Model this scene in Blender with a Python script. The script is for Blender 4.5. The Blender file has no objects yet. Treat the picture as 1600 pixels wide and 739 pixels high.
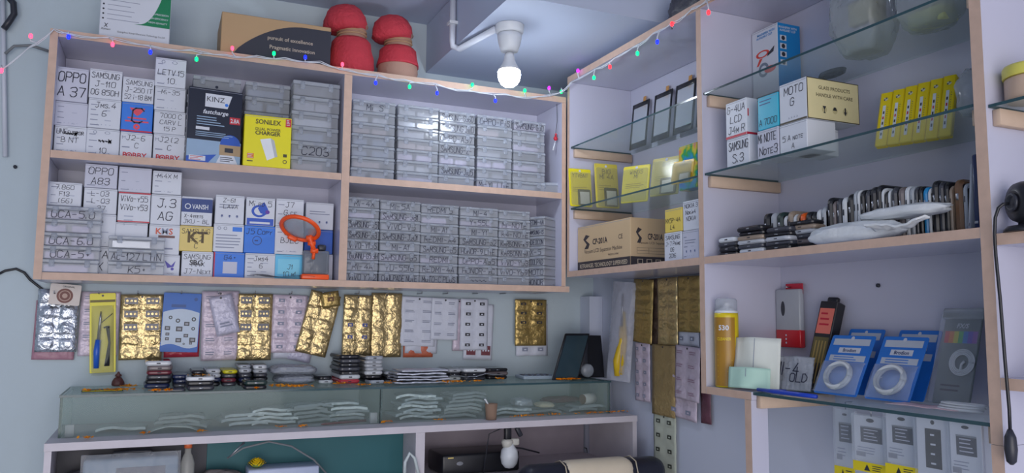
import bpy, bmesh, math, random
from mathutils import Vector, Matrix, Euler, noise
random.seed(7)
scene = bpy.context.scene
COL = scene.collection
H = 1.38                      # eye height of the camera

# ------------------------------------------------------------------ camera
F_PX, YAW, PITCH, ROLL = 1246.0, 0.41507, 0.10231, 0.00902
fw = Vector((math.sin(YAW)*math.cos(PITCH), math.cos(YAW)*math.cos(PITCH), math.sin(PITCH)))
r0 = Vector((math.cos(YAW), -math.sin(YAW), 0)); u0 = r0.cross(fw)
rr = r0*math.cos(ROLL)+u0*math.sin(ROLL); uu = -r0*math.sin(ROLL)+u0*math.cos(ROLL)
cam_d = bpy.data.cameras.new('camera'); cam = bpy.data.objects.new('camera', cam_d); COL.objects.link(cam)
cam.matrix_world = Matrix(((rr.x, uu.x, -fw.x, 0), (rr.y, uu.y, -fw.y, 0), (rr.z, uu.z, -fw.z, H), (0, 0, 0, 1)))
cam_d.sensor_fit = 'HORIZONTAL'; cam_d.sensor_width = 36; cam_d.lens = 36*F_PX/1600
cam_d.clip_start = 0.02; cam_d.clip_end = 60
scene.camera = cam

# ------------------------------------------------------------------ light and exposure
world = bpy.data.worlds.new('daylight'); scene.world = world; world.use_nodes = True
bgn = world.node_tree.nodes['Background']; bgn.inputs[0].default_value = (0.8, 0.88, 1.0, 1); bgn.inputs[1].default_value = 0.3
def area(name, loc, target, sx, sy, power, color):
    d = bpy.data.lights.new(name, 'AREA'); d.shape = 'RECTANGLE'; d.size = sx; d.size_y = sy; d.energy = power; d.color = color
    o = bpy.data.objects.new(name, d); COL.objects.link(o); o.location = loc
    o.rotation_euler = (Vector(target)-Vector(loc)).to_track_quat('-Z', 'Y').to_euler(); return o
area('shopfront_daylight', (-0.4, -2.0, 1.05), (0.4, 2.0, 1.25), 2.6, 2.0, 64, (1.0, 0.955, 0.95))
scene.view_settings.view_transform = 'Standard'; scene.view_settings.look = 'None'
scene.view_settings.exposure = 0.0; scene.view_settings.gamma = 1.0
try: scene.view_settings.use_curve_mapping = False
except Exception: pass
scene.cycles.use_denoising = True
scene.cycles.max_bounces = 8; scene.cycles.transparent_max_bounces = 24
scene.cycles.caustics_reflective = False; scene.cycles.caustics_refractive = False
BULB_STRENGTH = 105.0

# ------------------------------------------------------------------ pixel of the photograph -> point on a real plane
CAM = Vector((0, 0, H))
def ray(px, py): return rr*((px-800)/F_PX) - uu*((py-369.5)/F_PX) + fw
def onY(px, py, Y): d = ray(px, py); return CAM + d*(Y/d.y)
def onX(px, py, X): d = ray(px, py); return CAM + d*(X/d.x)
def onZ(px, py, Z): d = ray(px, py); return CAM + d*((Z-H)/d.z)

# ------------------------------------------------------------------ materials
def lin(c): return tuple((v/255/12.92) if v/255 <= 0.04045 else ((v/255+0.055)/1.055)**2.4 for v in c[:3])
MATS = {}
def mat(name, rgb, rough=0.55, metal=0.0, var=0.08, scale=30, bump=0.0, bscale=60, emit=None, estr=0, coat=0.0, spec=0.5):
    if name in MATS: return MATS[name]
    m = bpy.data.materials.new(name); m.use_nodes = True; MATS[name] = m
    nt = m.node_tree; b = nt.nodes['Principled BSDF']; L = nt.links
    c = lin(rgb)
    tc = nt.nodes.new('ShaderNodeTexCoord'); nz = nt.nodes.new('ShaderNodeTexNoise'); nz.inputs['Scale'].default_value = scale; nz.inputs['Detail'].default_value = 4
    mx = nt.nodes.new('ShaderNodeMix'); mx.data_type = 'RGBA'
    mx.inputs['A'].default_value = (*[v*(1-var) for v in c], 1); mx.inputs['B'].default_value = (*[min(1, v*(1+var)) for v in c], 1)
    L.new(tc.outputs['Object'], nz.inputs['Vector']); L.new(nz.outputs['Fac'], mx.inputs['Factor']); L.new(mx.outputs['Result'], b.inputs['Base Color'])
    b.inputs['Roughness'].default_value = rough; b.inputs['Metallic'].default_value = metal; b.inputs['Coat Weight'].default_value = coat
    b.inputs['Coat Roughness'].default_value = 0.08
    b.inputs['Specular IOR Level'].default_value = spec
    if bump:
        n2 = nt.nodes.new('ShaderNodeTexNoise'); n2.inputs['Scale'].default_value = bscale; n2.inputs['Detail'].default_value = 3
        bp = nt.nodes.new('ShaderNodeBump'); bp.inputs['Strength'].default_value = bump; bp.inputs['Distance'].default_value = 0.01
        L.new(tc.outputs['Object'], n2.inputs['Vector']); L.new(n2.outputs['Fac'], bp.inputs['Height']); L.new(bp.outputs['Normal'], b.inputs['Normal'])
    if emit:
        b.inputs['Emission Color'].default_value = (*lin(emit), 1); b.inputs['Emission Strength'].default_value = estr
    return m
def clear(name, rgb, opac, rough=0.15, bump=0.0, bscale=60, fres=0.35):
    """thin clear plastic or glass: part of the light goes straight through, the rest is tinted plastic with a gloss"""
    if name in MATS: return MATS[name]
    m = bpy.data.materials.new(name); m.use_nodes = True; MATS[name] = m
    nt = m.node_tree; L = nt.links; b = nt.nodes['Principled BSDF']; out = nt.nodes['Material Output']
    b.inputs['Base Color'].default_value = (*lin(rgb), 1); b.inputs['Roughness'].default_value = rough
    tr = nt.nodes.new('ShaderNodeBsdfTransparent'); c = [0.25*v+0.75 for v in lin(rgb)]; tr.inputs[0].default_value = (*c, 1)
    mix = nt.nodes.new('ShaderNodeMixShader'); lw = nt.nodes.new('ShaderNodeLayerWeight'); lw.inputs['Blend'].default_value = 0.35
    mr = nt.nodes.new('ShaderNodeMapRange'); mr.inputs['To Min'].default_value = opac; mr.inputs['To Max'].default_value = min(1, opac+fres)
    L.new(lw.outputs['Fresnel'], mr.inputs['Value']); L.new(mr.outputs['Result'], mix.inputs['Fac'])
    L.new(tr.outputs[0], mix.inputs[1]); L.new(b.outputs[0], mix.inputs[2]); L.new(mix.outputs[0], out.inputs['Surface'])
    if bump:
        tc = nt.nodes.new('ShaderNodeTexCoord'); n2 = nt.nodes.new('ShaderNodeTexNoise'); n2.inputs['Scale'].default_value = bscale
        bp = nt.nodes.new('ShaderNodeBump'); bp.inputs['Strength'].default_value = bump; bp.inputs['Distance'].default_value = 0.01
        L.new(tc.outputs['Object'], n2.inputs['Vector']); L.new(n2.outputs['Fac'], bp.inputs['Height']); L.new(bp.outputs['Normal'], b.inputs['Normal'])
    return m

M_WALL = mat('paint_wall', (190, 204, 212), 0.7, var=0.06, scale=3, bump=0.15, bscale=25)
M_WALLW = mat('paint_white', (206, 212, 230), 0.65, var=0.03, scale=4, bump=0.08, bscale=25)
M_CEIL = mat('paint_ceiling', (186, 196, 218), 0.7, var=0.04, scale=3)
M_LAM = mat('white_laminate', (198, 198, 216), 0.22, var=0.03, scale=5)
M_WOOD = mat('raw_wood_edge', (206, 176, 158), 0.6, var=0.16, scale=45, bump=0.1)
M_BATTEN = mat('batten_wood', (204, 178, 156), 0.6, var=0.15, scale=25)
M_GLASS = clear('shelf_glass', (226, 240, 238), 0.10, 0.03, fres=0.14)
M_GEDGE = mat('glass_edge', (48, 78, 86), 0.15, var=0.1)
M_FLOOR = mat('floor_tile', (178, 178, 182), 0.4)
INK = mat('marker_ink', (38, 40, 62), 0.5, var=0.1)
GREYP = mat('grey_print', (142, 148, 170), 0.6, var=0.1)
FAINT = mat('faint_print', (176, 182, 202), 0.6, var=0.05)
REDP = mat('red_print', (200, 50, 62), 0.5, var=0.1)
M_BLACK = mat('black_plastic', (30, 31, 38), 0.35, var=0.15)
M_DARK = mat('dark_plastic', (46, 48, 58), 0.4, var=0.15)
M_WHITE = mat('white_plastic', (224, 228, 234), 0.35, var=0.03)
M_STEEL = mat('steel', (170, 172, 178), 0.3, 1.0)

# ------------------------------------------------------------------ mesh building
FACE = {  # (u, v, w) -> local x, y, z ; w points out of the face
    'front': Matrix(((1, 0, 0, 0), (0, 0, -1, 0), (0, 1, 0, 0), (0, 0, 0, 1))),
    'left': Matrix(((0, 0, -1, 0), (-1, 0, 0, 0), (0, 1, 0, 0), (0, 0, 0, 1))),
    'right': Matrix(((0, 0, 1, 0), (1, 0, 0, 0), (0, 1, 0, 0), (0, 0, 0, 1))),
    'top': Matrix(((1, 0, 0, 0), (0, 1, 0, 0), (0, 0, 1, 0), (0, 0, 0, 1))),
}
def at(face, x, y, z): return Matrix.Translation((x, y, z)) @ FACE[face]
_RB = {}
class MB:
    def __init__(s): s.v = []; s.f = []; s.m = []; s.sm = []; s.mats = []
    def mi(s, m):
        if m not in s.mats: s.mats.append(m)
        return s.mats.index(m)
    def add(s, vs, fs, m, smooth=False, M=None):
        o = len(s.v); k = s.mi(m)
        s.v += [tuple(M @ Vector(p)) if M else tuple(p) for p in vs]
        for f in fs: s.f.append([o+i for i in f]); s.m.append(k); s.sm.append(smooth)
        return s
    def quad(s, a, b, c, d, m, M=None): return s.add([a, b, c, d], [(0, 1, 2, 3)], m, M=M)
    def box(s, a, b, m, M=None, faces=None):
        x0, y0, z0 = [min(p, q) for p, q in zip(a, b)]; x1, y1, z1 = [max(p, q) for p, q in zip(a, b)]
        v = [(x0, y0, z0), (x1, y0, z0), (x1, y1, z0), (x0, y1, z0), (x0, y0, z1), (x1, y0, z1), (x1, y1, z1), (x0, y1, z1)]
        F = {'bottom': (3, 2, 1, 0), 'top': (4, 5, 6, 7), 'front': (0, 1, 5, 4), 'right': (1, 2, 6, 5), 'back': (2, 3, 7, 6), 'left': (3, 0, 4, 7)}
        o = len(s.v); s.v += [tuple(M @ Vector(p)) if M else p for p in v]
        for n, f in F.items():
            s.f.append([o+i for i in f]); s.m.append(s.mi((faces or {}).get(n, m))); s.sm.append(False)
        return s
    def rbox(s, a, b, m, r=0.004, seg=2, M=None, smooth=True):
        d = [abs(q-p) for p, q in zip(a, b)]; c = [(p+q)/2 for p, q in zip(a, b)]; r = min(r, min(d)*0.49)
        key = (tuple(round(x, 5) for x in d), round(r, 5), seg)
        if key not in _RB:
            bm = bmesh.new(); bmesh.ops.create_cube(bm, size=1)
            for v in bm.verts: v.co = Vector((v.co.x*d[0], v.co.y*d[1], v.co.z*d[2]))
            bmesh.ops.bevel(bm, geom=bm.edges[:], offset=r, segments=seg, profile=0.5, affect='EDGES')
            bm.verts.index_update(); _RB[key] = ([v.co.copy() for v in bm.verts], [[v.index for v in f.verts] for f in bm.faces]); bm.free()
        vs, fs = _RB[key]; T = Matrix.Translation(c); T = M @ T if M else T
        return s.add(vs, fs, m, smooth, T)
    def slab(s, a, b, m, rc=0.008, re=0.002, M=None, n=4, axis='z'):
        """plate with rounded corners (outline radius rc) and softened rim re; thickness along z, or along y / x"""
        x0, y0, z0 = [min(p, q) for p, q in zip(a, b)]; x1, y1, z1 = [max(p, q) for p, q in zip(a, b)]
        P = {'z': lambda p, q, t: (p, q, t), 'y': lambda p, q, t: (p, t, q), 'x': lambda p, q, t: (t, p, q)}[axis]
        A = {'z': (x0, x1, y0, y1, z0, z1), 'y': (x0, x1, z0, z1, y0, y1), 'x': (y0, y1, z0, z1, x0, x1)}[axis]
        p0, p1, q0, q1, t0, t1 = A; rc = min(rc, (p1-p0)*0.49, (q1-q0)*0.49); re = min(re, (t1-t0)*0.45)
        def ring(ins, t):
            out = []; rr_ = max(rc-ins, 0.0005)
            for cx, cy, a0 in ((p1-rc, q1-rc, 0), (p0+rc, q1-rc, 90), (p0+rc, q0+rc, 180), (p1-rc, q0+rc, 270)):
                for k in range(n+1):
                    an = math.radians(a0+90*k/n); out.append(P(cx+rr_*math.cos(an), cy+rr_*math.sin(an), t))
            return out
        rings = [ring(re, t0), ring(0, t0+re), ring(0, t1-re), ring(re, t1)] if re > 0 else [ring(0, t0), ring(0, t1)]
        N = len(rings[0]); vs = [p for r_ in rings for p in r_]; fs = []
        for i in range(len(rings)-1):
            for k in range(N): fs.append((i*N+k, i*N+(k+1) % N, (i+1)*N+(k+1) % N, (i+1)*N+k))
        fs.append(tuple(reversed(range(N)))); fs.append(tuple(range((len(rings)-1)*N, len(rings)*N)))
        if axis == 'y': fs = [tuple(reversed(f)) for f in fs]
        return s.add(vs, fs, m, False, M)
    def tube(s, pts, r, m, n=8, M=None, caps=True):
        pts = [Vector(p) for p in pts]; rad = r if isinstance(r, (list, tuple)) else [r]*len(pts); vs = []; fs = []; up = None
        for i, p in enumerate(pts):
            t = (pts[min(i+1, len(pts)-1)]-pts[max(i-1, 0)]); t = t.normalized() if t.length > 1e-9 else Vector((0, 0, 1))
            if up is None: up = t.orthogonal().normalized()
            else:
                up = up - t*up.dot(t); up = up.normalized() if up.length > 1e-6 else t.orthogonal().normalized()
            w = t.cross(up)
            for k in range(n):
                a = 2*math.pi*k/n; vs.append(p+(up*math.cos(a)+w*math.sin(a))*rad[i])
        for i in range(len(pts)-1):
            for k in range(n): fs.append((i*n+k, i*n+(k+1) % n, (i+1)*n+(k+1) % n, (i+1)*n+k))
        if caps: fs.append(tuple(reversed(range(n)))); fs.append(tuple(range((len(pts)-1)*n, len(pts)*n)))
        return s.add(vs, fs, m, True, M)
    def lathe(s, prof, m, n=24, M=None, wob=None, mats=None):
        """prof: (r, z) from bottom to top about the z axis; mats: one material per ring of faces"""
        vs = []
        for i, (r, z) in enumerate(prof):
            for k in range(n):
                a = 2*math.pi*k/n; q = r*(1+(wob(a, z) if wob else 0)); vs.append((q*math.cos(a), q*math.sin(a), z))
        for i in range(len(prof)-1):
            s.add([], [], m)
        o = len(s.v); s.v += [tuple(M @ Vector(p)) if M else p for p in vs]
        for i in range(len(prof)-1):
            k_ = s.mi((mats or {}).get(i, m))
            for k in range(n): s.f.append([o+i*n+k, o+i*n+(k+1) % n, o+(i+1)*n+(k+1) % n, o+(i+1)*n+k]); s.m.append(k_); s.sm.append(True)
        if prof[0][0] > 1e-5: s.f.append([o+k for k in reversed(range(n))]); s.m.append(s.mi((mats or {}).get(0, m))); s.sm.append(False)
        if prof[-1][0] > 1e-5: s.f.append([o+(len(prof)-1)*n+k for k in range(n)]); s.m.append(s.mi((mats or {}).get(len(prof)-2, m))); s.sm.append(False)
        return s
    def sheet(s, w, h, fn, m, nx=10, ny=14, M=None, thick=0.0, pick=None):
        """sheet in the u-v plane, u in -w/2..w/2, v in -h..0, bulging by fn(u, v); pick(i, j) may choose another material"""
        vs = []
        for j in range(ny+1):
            for i in range(nx+1):
                u = -w/2+w*i/nx; v = -h*j/ny; vs.append((u, v, fn(u, v)))
        o = len(s.v)
        s.v += [tuple(M @ Vector(p)) if M else p for p in vs]
        for j in range(ny):
            for i in range(nx):
                a = j*(nx+1)+i; s.f.append([o+a, o+a+nx+1, o+a+nx+2, o+a+1]); s.m.append(s.mi((pick(i, j) if pick else None) or m)); s.sm.append(True)
        if thick:
            o2 = len(s.v); s.v += [tuple((M @ Vector((p[0], p[1], p[2]-thick))) if M else (p[0], p[1], p[2]-thick)) for p in vs]; k_ = s.mi(m)
            for j in range(ny):
                for i in range(nx):
                    a = j*(nx+1)+i; s.f.append([o2+a, o2+a+1, o2+a+nx+2, o2+a+nx+1]); s.m.append(k_); s.sm.append(True)
            ed = [(j*(nx+1), (j+1)*(nx+1)) for j in range(ny)]+[((j+1)*(nx+1)+nx, j*(nx+1)+nx) for j in range(ny)]
            ed += [(i+1, i) for i in range(nx)]+[(ny*(nx+1)+i, ny*(nx+1)+i+1) for i in range(nx)]
            for a, b in ed: s.f.append([o+a, o2+a, o2+b, o+b]); s.m.append(k_); s.sm.append(False)
        return s
    def hand(s, text, u, v, h, m, M, wid=None, w=0.0005, fit=None, slant=0.08, jit=0.12, anchor='c'):
        """marker handwriting: strokes laid on a face; u, v = middle (or left end) of the line, h = capital height"""
        st, W = stroke_text(text, jit); sc = h/6.0
        if fit and W*sc > fit: sx = fit/W; sc = min(sc, sx*1.75)
        else: sx = sc
        x0 = u-W*sx/2 if anchor == 'c' else u; wid = wid or max(0.0010, h*0.095)
        for pl in st:
            P = [Vector((x0+(x+slant*y)*sx, v+(y-3)*sc)) for x, y in pl]
            for a, b in zip(P, P[1:]):
                d = b-a
                if d.length < 1e-7: continue
                d = d.normalized()*wid/2; n = Vector((-d.y, d.x)); a2 = a-d*0.6; b2 = b+d*0.6
                s.add([(*(a2-n), w), (*(b2-n), w), (*(b2+n), w), (*(a2+n), w)], [(0, 1, 2, 3)], m, M=M)
        return s
    def text(s, t, u, v, h, m, M, w=0.0005, bold=0.0, fit=None, anchor='c', italic=0.0):
        vs, fs, W = print_text(t, bold); sc = h/0.7; sx = sc if not fit or W*sc <= fit else fit/W
        x0 = {'c': u-W*sx/2, 'l': u, 'r': u-W*sx}[anchor]
        return s.add([(x0+(x+italic*y)*sx, v-h/2+y*sc, w) for x, y in vs], fs, m, M=M)
    def bars(s, u0, u1, v0, n, gap, th, m, M, w=0.0004, ragged=0.4):
        for k in range(n):
            e = u1-(u1-u0)*random.random()*ragged; v = v0-k*gap
            s.add([(u0, v-th/2, w), (e, v-th/2, w), (e, v+th/2, w), (u0, v+th/2, w)], [(0, 1, 2, 3)], m, M=M)
        return s
    def rect(s, u0, v0, u1, v1, m, M, w=0.0003): return s.add([(u0, v0, w), (u1, v0, w), (u1, v1, w), (u0, v1, w)], [(0, 1, 2, 3)], m, M=M)
    def poly(s, pts, m, M, w=0.0004): return s.add([(p[0], p[1], w) for p in pts], [tuple(range(len(pts)))], m, M=M)
    def disc(s, u, v, r, m, M, w=0.0004, n=20, r2=None, ry=None):
        pts = [(u+r*math.cos(2*math.pi*k/n), v+(ry or r)*math.sin(2*math.pi*k/n), w) for k in range(n)]
        if r2 is None: return s.add(pts, [tuple(range(n))], m, M=M)
        q = r2/r; pts += [(u+(p[0]-u)*q, v+(p[1]-v)*q, w) for p in pts]
        return s.add(pts, [(k, (k+1) % n, n+(k+1) % n, n+k) for k in range(n)], m, M=M)
    def build(s, name, parent=None, loc=(0, 0, 0), rot=(0, 0, 0), label=None, cat=None, group=None, kind=None):
        me = bpy.data.meshes.new(name); me.from_pydata(s.v, [], s.f); 
        for m in s.mats: me.materials.append(m)
        me.polygons.foreach_set('material_index', s.m); me.polygons.foreach_set('use_smooth', s.sm); me.update()
        o = bpy.data.objects.new(name, me); COL.objects.link(o); o.parent = parent; o.location = loc; o.rotation_euler = rot
        tag(o, label, cat, group, kind); return o
def tag(o, label=None, cat=None, group=None, kind=None):
    for k, v in (('label', label), ('category', cat), ('group', group), ('kind', kind)):
        if v: o[k] = v
    return o
def thing(name, label, cat, loc=(0, 0, 0), rot=(0, 0, 0), group=None):
    o = bpy.data.objects.new(name, None); COL.objects.link(o); o.location = loc; o.rotation_euler = rot; o.empty_display_size = 0.02
    return tag(o, label, cat, group)
def dup(o, loc=None, rot=None, label=None, group=None, parent=None):
    c = o.copy(); COL.objects.link(c); c.parent = parent
    if loc is not None: c.location = loc
    if rot is not None: c.rotation_euler = rot
    if label: c['label'] = label
    if group: c['group'] = group
    for ch in list(o.children): dup(ch, parent=c)
    return c

GL = {'A': '00 26 40|12 32', 'B': '00 06 26 35 34 23 03|23 33 42 41 30 00', 'C': '45 36 16 05 01 10 30 41', 'D': '00 06 26 44 42 20 00', 'E': '40 00 06 46|03 33',
      'F': '00 06 46|03 33', 'G': '45 36 16 05 01 10 30 42 43 23', 'H': '00 06|40 46|03 43', 'I': '20 26', 'J': '16 46|36 31 20 10 01', 'K': '00 06|46 02 13 40', 'L': '06 00 40',
      'M': '00 06 22 46 40', 'N': '00 06 40 46', 'O': '16 05 01 10 30 41 45 36 16', 'P': '00 06 36 45 44 33 03', 'Q': '16 05 01 10 30 41 45 36 16|22 40', 'R': '00 06 36 45 44 33 03|23 40',
      'S': '45 36 16 05 14 33 42 41 30 10 01', 'T': '06 46|26 20', 'U': '06 01 10 30 41 46', 'V': '06 20 46', 'W': '06 10 24 30 46', 'X': '00 46|06 40', 'Y': '06 23 46|23 20', 'Z': '06 46 00 40',
      '0': '16 05 01 10 30 41 45 36 16', '1': '14 26 20', '2': '05 16 36 45 43 00 40', '3': '05 16 36 45 44 33 13|33 42 41 30 10 01', '4': '36 02 42|34 30', '5': '46 06 04 34 43 41 30 00', '6': '46 16 04 01 10 30 41 42 33 03',
      '7': '06 46 20', '8': '13 04 05 16 36 45 44 33 13 02 01 10 30 41 42 33', '9': '43 13 04 05 16 36 45 43 20', '-': '03 33', '.': '10 11', '_': '00 40', '/': '00 46', '+': '13 33|24 22', '=': '02 42|04 44', 'i': '20 23|25 26', ' ': '', '~': '03 14 32 43', '#': '00 46|06 40|03 43|01 45|05 41', '(': '36 25 21 30', ')': '16 25 21 10', ':': '11 12|14 15'}
def stroke_text(text, jit):
    out = []; x = 0
    for ch in text:
        low = ch.islower() and ch not in GL; g = GL.get(ch, GL.get(ch.upper(), '')); k = 0.68 if low else 1.0; wd = 1.2 if ch in '.I1 i:' else 4.0
        off = 1.5 if ch in 'I1i:' else (1.0 if ch == '.' else 0)
        for pl in g.split('|'):
            P = [((float(p[0])-off)*k+x+random.uniform(-jit, jit), float(p[1])*k+random.uniform(-jit, jit)*1.5) for p in pl.split()]
            if len(P) > 1: out.append(P)
        x += wd*k+1.3
    return out, max(x-1.3, 1)
_PT = {}
def print_text(t, bold):
    if (t, bold) not in _PT:
        cu = bpy.data.curves.new('lettering', 'FONT'); cu.body = t; cu.resolution_u = 2; cu.offset = bold
        ob = bpy.data.objects.new('lettering', cu); me = bpy.data.meshes.new_from_object(ob)
        vs = [(v.co.x, v.co.y) for v in me.vertices]; fs = [tuple(p.vertices) for p in me.polygons]
        _PT[(t, bold)] = (vs, fs, max([v[0] for v in vs] or [0.1])); bpy.data.objects.remove(ob); bpy.data.curves.remove(cu); bpy.data.meshes.remove(me)
    return _PT[(t, bold)]
def fbm(u, v, s=1.0, seed=0.0): return noise.fractal(Vector((u*s, v*s, seed)), 1.0, 2.0, 3)
ORD = ['first', 'second', 'third', 'fourth', 'fifth', 'sixth', 'seventh', 'eighth', 'ninth', 'tenth']

# ------------------------------------------------------------------ room
YF, YW, XF, XW = 2.0, 2.22, 1.05, 1.262       # cabinet fronts and the walls behind them
ZS, ZC = H+0.724, H+0.872                      # soffit and ceiling heights
X_L, Y_N = -1.7, -1.9
def structure(name, a, b, m): return MB().box(a, b, m).build(name, kind='structure')
structure('floor', (X_L, Y_N-1.5, -0.05), (XW+0.1, YW+0.1, 0), M_FLOOR)
structure('wall_back', (X_L-0.1, YW, 0), (XW+0.1, YW+0.1, ZC+0.02), M_WALL)
structure('wall_right', (XW, Y_N, 0), (XW+0.1, YW, ZC+0.02), M_WALLW)
structure('wall_left', (X_L-0.1, Y_N, 0), (X_L, YW, ZC+0.02), M_WALL)
structure('ceiling', (X_L-0.1, Y_N, ZC), (XW+0.1, YW+0.1, ZC+0.08), M_CEIL)
structure('ceiling_soffit', (0.693, 1.585, ZS), (XW-0.001, YW-0.001, ZC-0.001), M_CEIL)
structure('wall_pilaster', (1.215, 2.16, 0), (XW-0.001, YW-0.001, H+0.07), M_WALLW)

# ------------------------------------------------------------------ wall cabinet on the back wall
def board(parent, name, a, b, edge, m=M_LAM):   # laminate board with a raw front edge
    return MB().box(a, b, m, faces={e: M_WOOD for e in edge}).build(name, parent)
CB = 0.655; CXL, CXR, CXM = -0.252, 1.048, 0.418
wc = thing('wall_cabinet', 'wide white wall cabinet with four open bays and raw wood edges', 'cabinet', (0.4, YF, H+0.075))
def loc_(p, o): return tuple(Vector(p)-o.location)
def wbox(name, a, b, edge=('front',)): board(wc, name, loc_(a, wc), loc_(b, wc), edge)
wbox('side_panel', (CXL, YF, H+0.075), (CXL+0.016, YW-0.002, H+0.637))
wbox('divider', (CXM-0.010, YF+0.0005, H+0.0915), (CXM+0.010, 2.165, H+0.6195))
wbox('side_panel', (CXR-0.013, YF, H+0.0915), (CXR, YW-0.002, H+0.6195))
wbox('top_panel', (CXL+0.0165, YF, H+0.620), (CXR, YW-0.002, H+0.637))
wbox('bottom_panel', (CXL+0.0165, YF, H+0.075), (CXR+0.012, YW-0.002, H+0.091))
wbox('shelf', (CXL+0.0165, YF+0.001, H+0.345), (CXM-0.0105, 2.165, H+0.362))
wbox('shelf', (CXM+0.0105, YF+0.001, H+0.340), (CXR-0.0135, 2.165, H+0.357))
wbox('back_panel', (CXL+0.0165, 2.166, H+0.0915), (CXR-0.0135, 2.172, H+0.6195), ())

# ------------------------------------------------------------------ shelf unit on the right wall (front plane x = XF)
su = thing('shelf_unit', 'white open shelf unit with raw wood edges along the right wall', 'shelf unit', (XF, 1.38, H+0.12))
def sbox(name, a, b, edge=('left',)): board(su, name, loc_(a, su), loc_(b, su), edge)
PY = [(1.995, 1.982), (1.391, 1.374), (0.753, 0.735), (0.10, 0.08)]
XB = XW-0.006
sbox('side_panel', (XF, PY[0][0], H+0.1335), (XB, PY[0][1], H+0.6765))
sbox('upright_panel', (XF, PY[1][0], H-0.152), (XB, PY[1][1], H+0.6765))
sbox('upright_panel', (XF, PY[2][0], H-0.165), (XB, PY[2][1], H+0.6765))
sbox('leg', (XF, PY[2][0], 0.001), (XF+0.045, PY[2][1], H-0.1655))
sbox('top_panel', (XF, PY[0][0], H+0.677), (XB, PY[3][1], H+0.695))
sbox('shelf', (XF, PY[0][0], H+0.117), (XB, PY[1][0]+0.0005, H+0.133))
sbox('shelf', (XF, PY[1][1]-0.0005, H+0.118), (XB, PY[2][0]+0.0005, H+0.133))
sbox('shelf', (XF, PY[2][1]-0.0005, H+0.106), (XB, PY[3][1], H+0.122))
sbox('bottom_panel', (XF, PY[1][1]-0.0005, H-0.152), (XB, 1.236, H-0.137))
sbox('leg', (XF, 1.2555, 0.001), (XF+0.04, 1.237, H-0.1525))
sbox('back_panel', (XB+0.0005, PY[0][0], H+0.117), (XW-0.001, PY[1][0], H+0.6765), ())
sbox('back_panel', (XB+0.0005, PY[1][0]-0.0005, H-0.152), (XW-0.001, PY[3][1], H+0.6765), ())
ZG1, ZG2, ZGB = H+0.488, H+0.312, H-0.137
def glass(name, ya, yb, z, x0=XF+0.004, th=0.0045, lab=None, x1=XB-0.001):
    a = (x0, min(ya, yb), z-th); b = (x1, max(ya, yb), z)
    mb = MB().box((0, 0, 0), tuple(Vector(b)-Vector(a)), M_GLASS, faces={'left': M_GEDGE, 'front': M_GEDGE, 'back': M_GEDGE})
    return mb.build(name, None, a, label=lab, cat='glass shelf', group='glass shelves of the shelf unit')
def batten(ya, z, sgn, lab, x0=XF+0.012, L=0.19):
    MB().rbox((0, 0, -0.0235), (L, 0.012, 0), M_BATTEN, 0.001, 1).build('shelf_batten', su, tuple(Vector((x0, ya if sgn > 0 else ya-0.012, z-0.0065))-su.location))
for za, nm in ((ZG1, 'upper'), (ZG2, 'lower')):
    glass('glass_shelf', PY[0][1]-0.001, PY[1][0]+0.001, za, lab=f'{nm} glass shelf in the narrow corner bay beside the wall cabinet')
    glass('glass_shelf', PY[1][1]-0.001, PY[2][0]+0.001, za, lab=f'{nm} glass shelf in the wide bay above the row of phones')
    batten(PY[0][1]-0.0005, za, -1, ''); batten(PY[1][1]-0.0005, za, -1, ''); batten(PY[1][0]+0.0005, za, 1, ''); batten(PY[2][0]+0.0005, za, 1, '')
glass('glass_shelf', 1.2355, PY[2][0]+0.001, ZGB, lab='bottom glass shelf carrying the blue cable packs', th=0.0055)
batten(1.236, ZGB-0.0005, -1, '')
batten(PY[2][0]+0.0005, ZGB+0.0005, 1, '')
ZG3 = H+0.305
glass('glass_shelf', PY[2][1]-0.001, PY[3][0]+0.001, ZG3, lab='short glass shelf at the right edge under the yellow lidded jar')
batten(PY[2][1]-0.0005, ZG3, -1, '')

# ------------------------------------------------------------------ counter
ZT = H-0.264                                    # counter board top
CYF = 1.91; CX0, CX1 = -0.20, 1.225
co = thing('counter', 'long worn pinkish white counter board on panel legs along the back wall', 'counter', (0.5, CYF, 0))
M_CTR = mat('counter_paint', (206, 200, 208), 0.5, var=0.12, scale=18, bump=0.1)
M_TEAL = mat('teal_board', (30, 96, 104), 0.55, var=0.12, scale=6)
def cbox(name, a, b, m=M_CTR): MB().box(loc_(a, co), loc_(b, co), m).build(name, co)
cbox('counter_top', (CX0, CYF, ZT-0.016), (CX1, YW-0.002, ZT))
cbox('side_panel', (CX0+0.001, CYF+0.002, 0.001), (CX0+0.014, YW-0.003, ZT-0.0165))
cbox('side_panel', (0.591, CYF+0.002, 0.001), (0.614, YW-0.003, ZT-0.0165))
cbox('side_panel', (1.211, CYF+0.002, 0.001), (1.224, 2.155, ZT-0.0165))
cbox('front_board', (0.12, 2.02, 0.3), (0.5905, 2.03, ZT-0.0165), M_TEAL)
cbox('back_board', (0.6145, 2.19, 0.3), (1.2105, 2.2, ZT-0.0165), mat('back_board', (170, 160, 172), 0.6))
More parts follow.
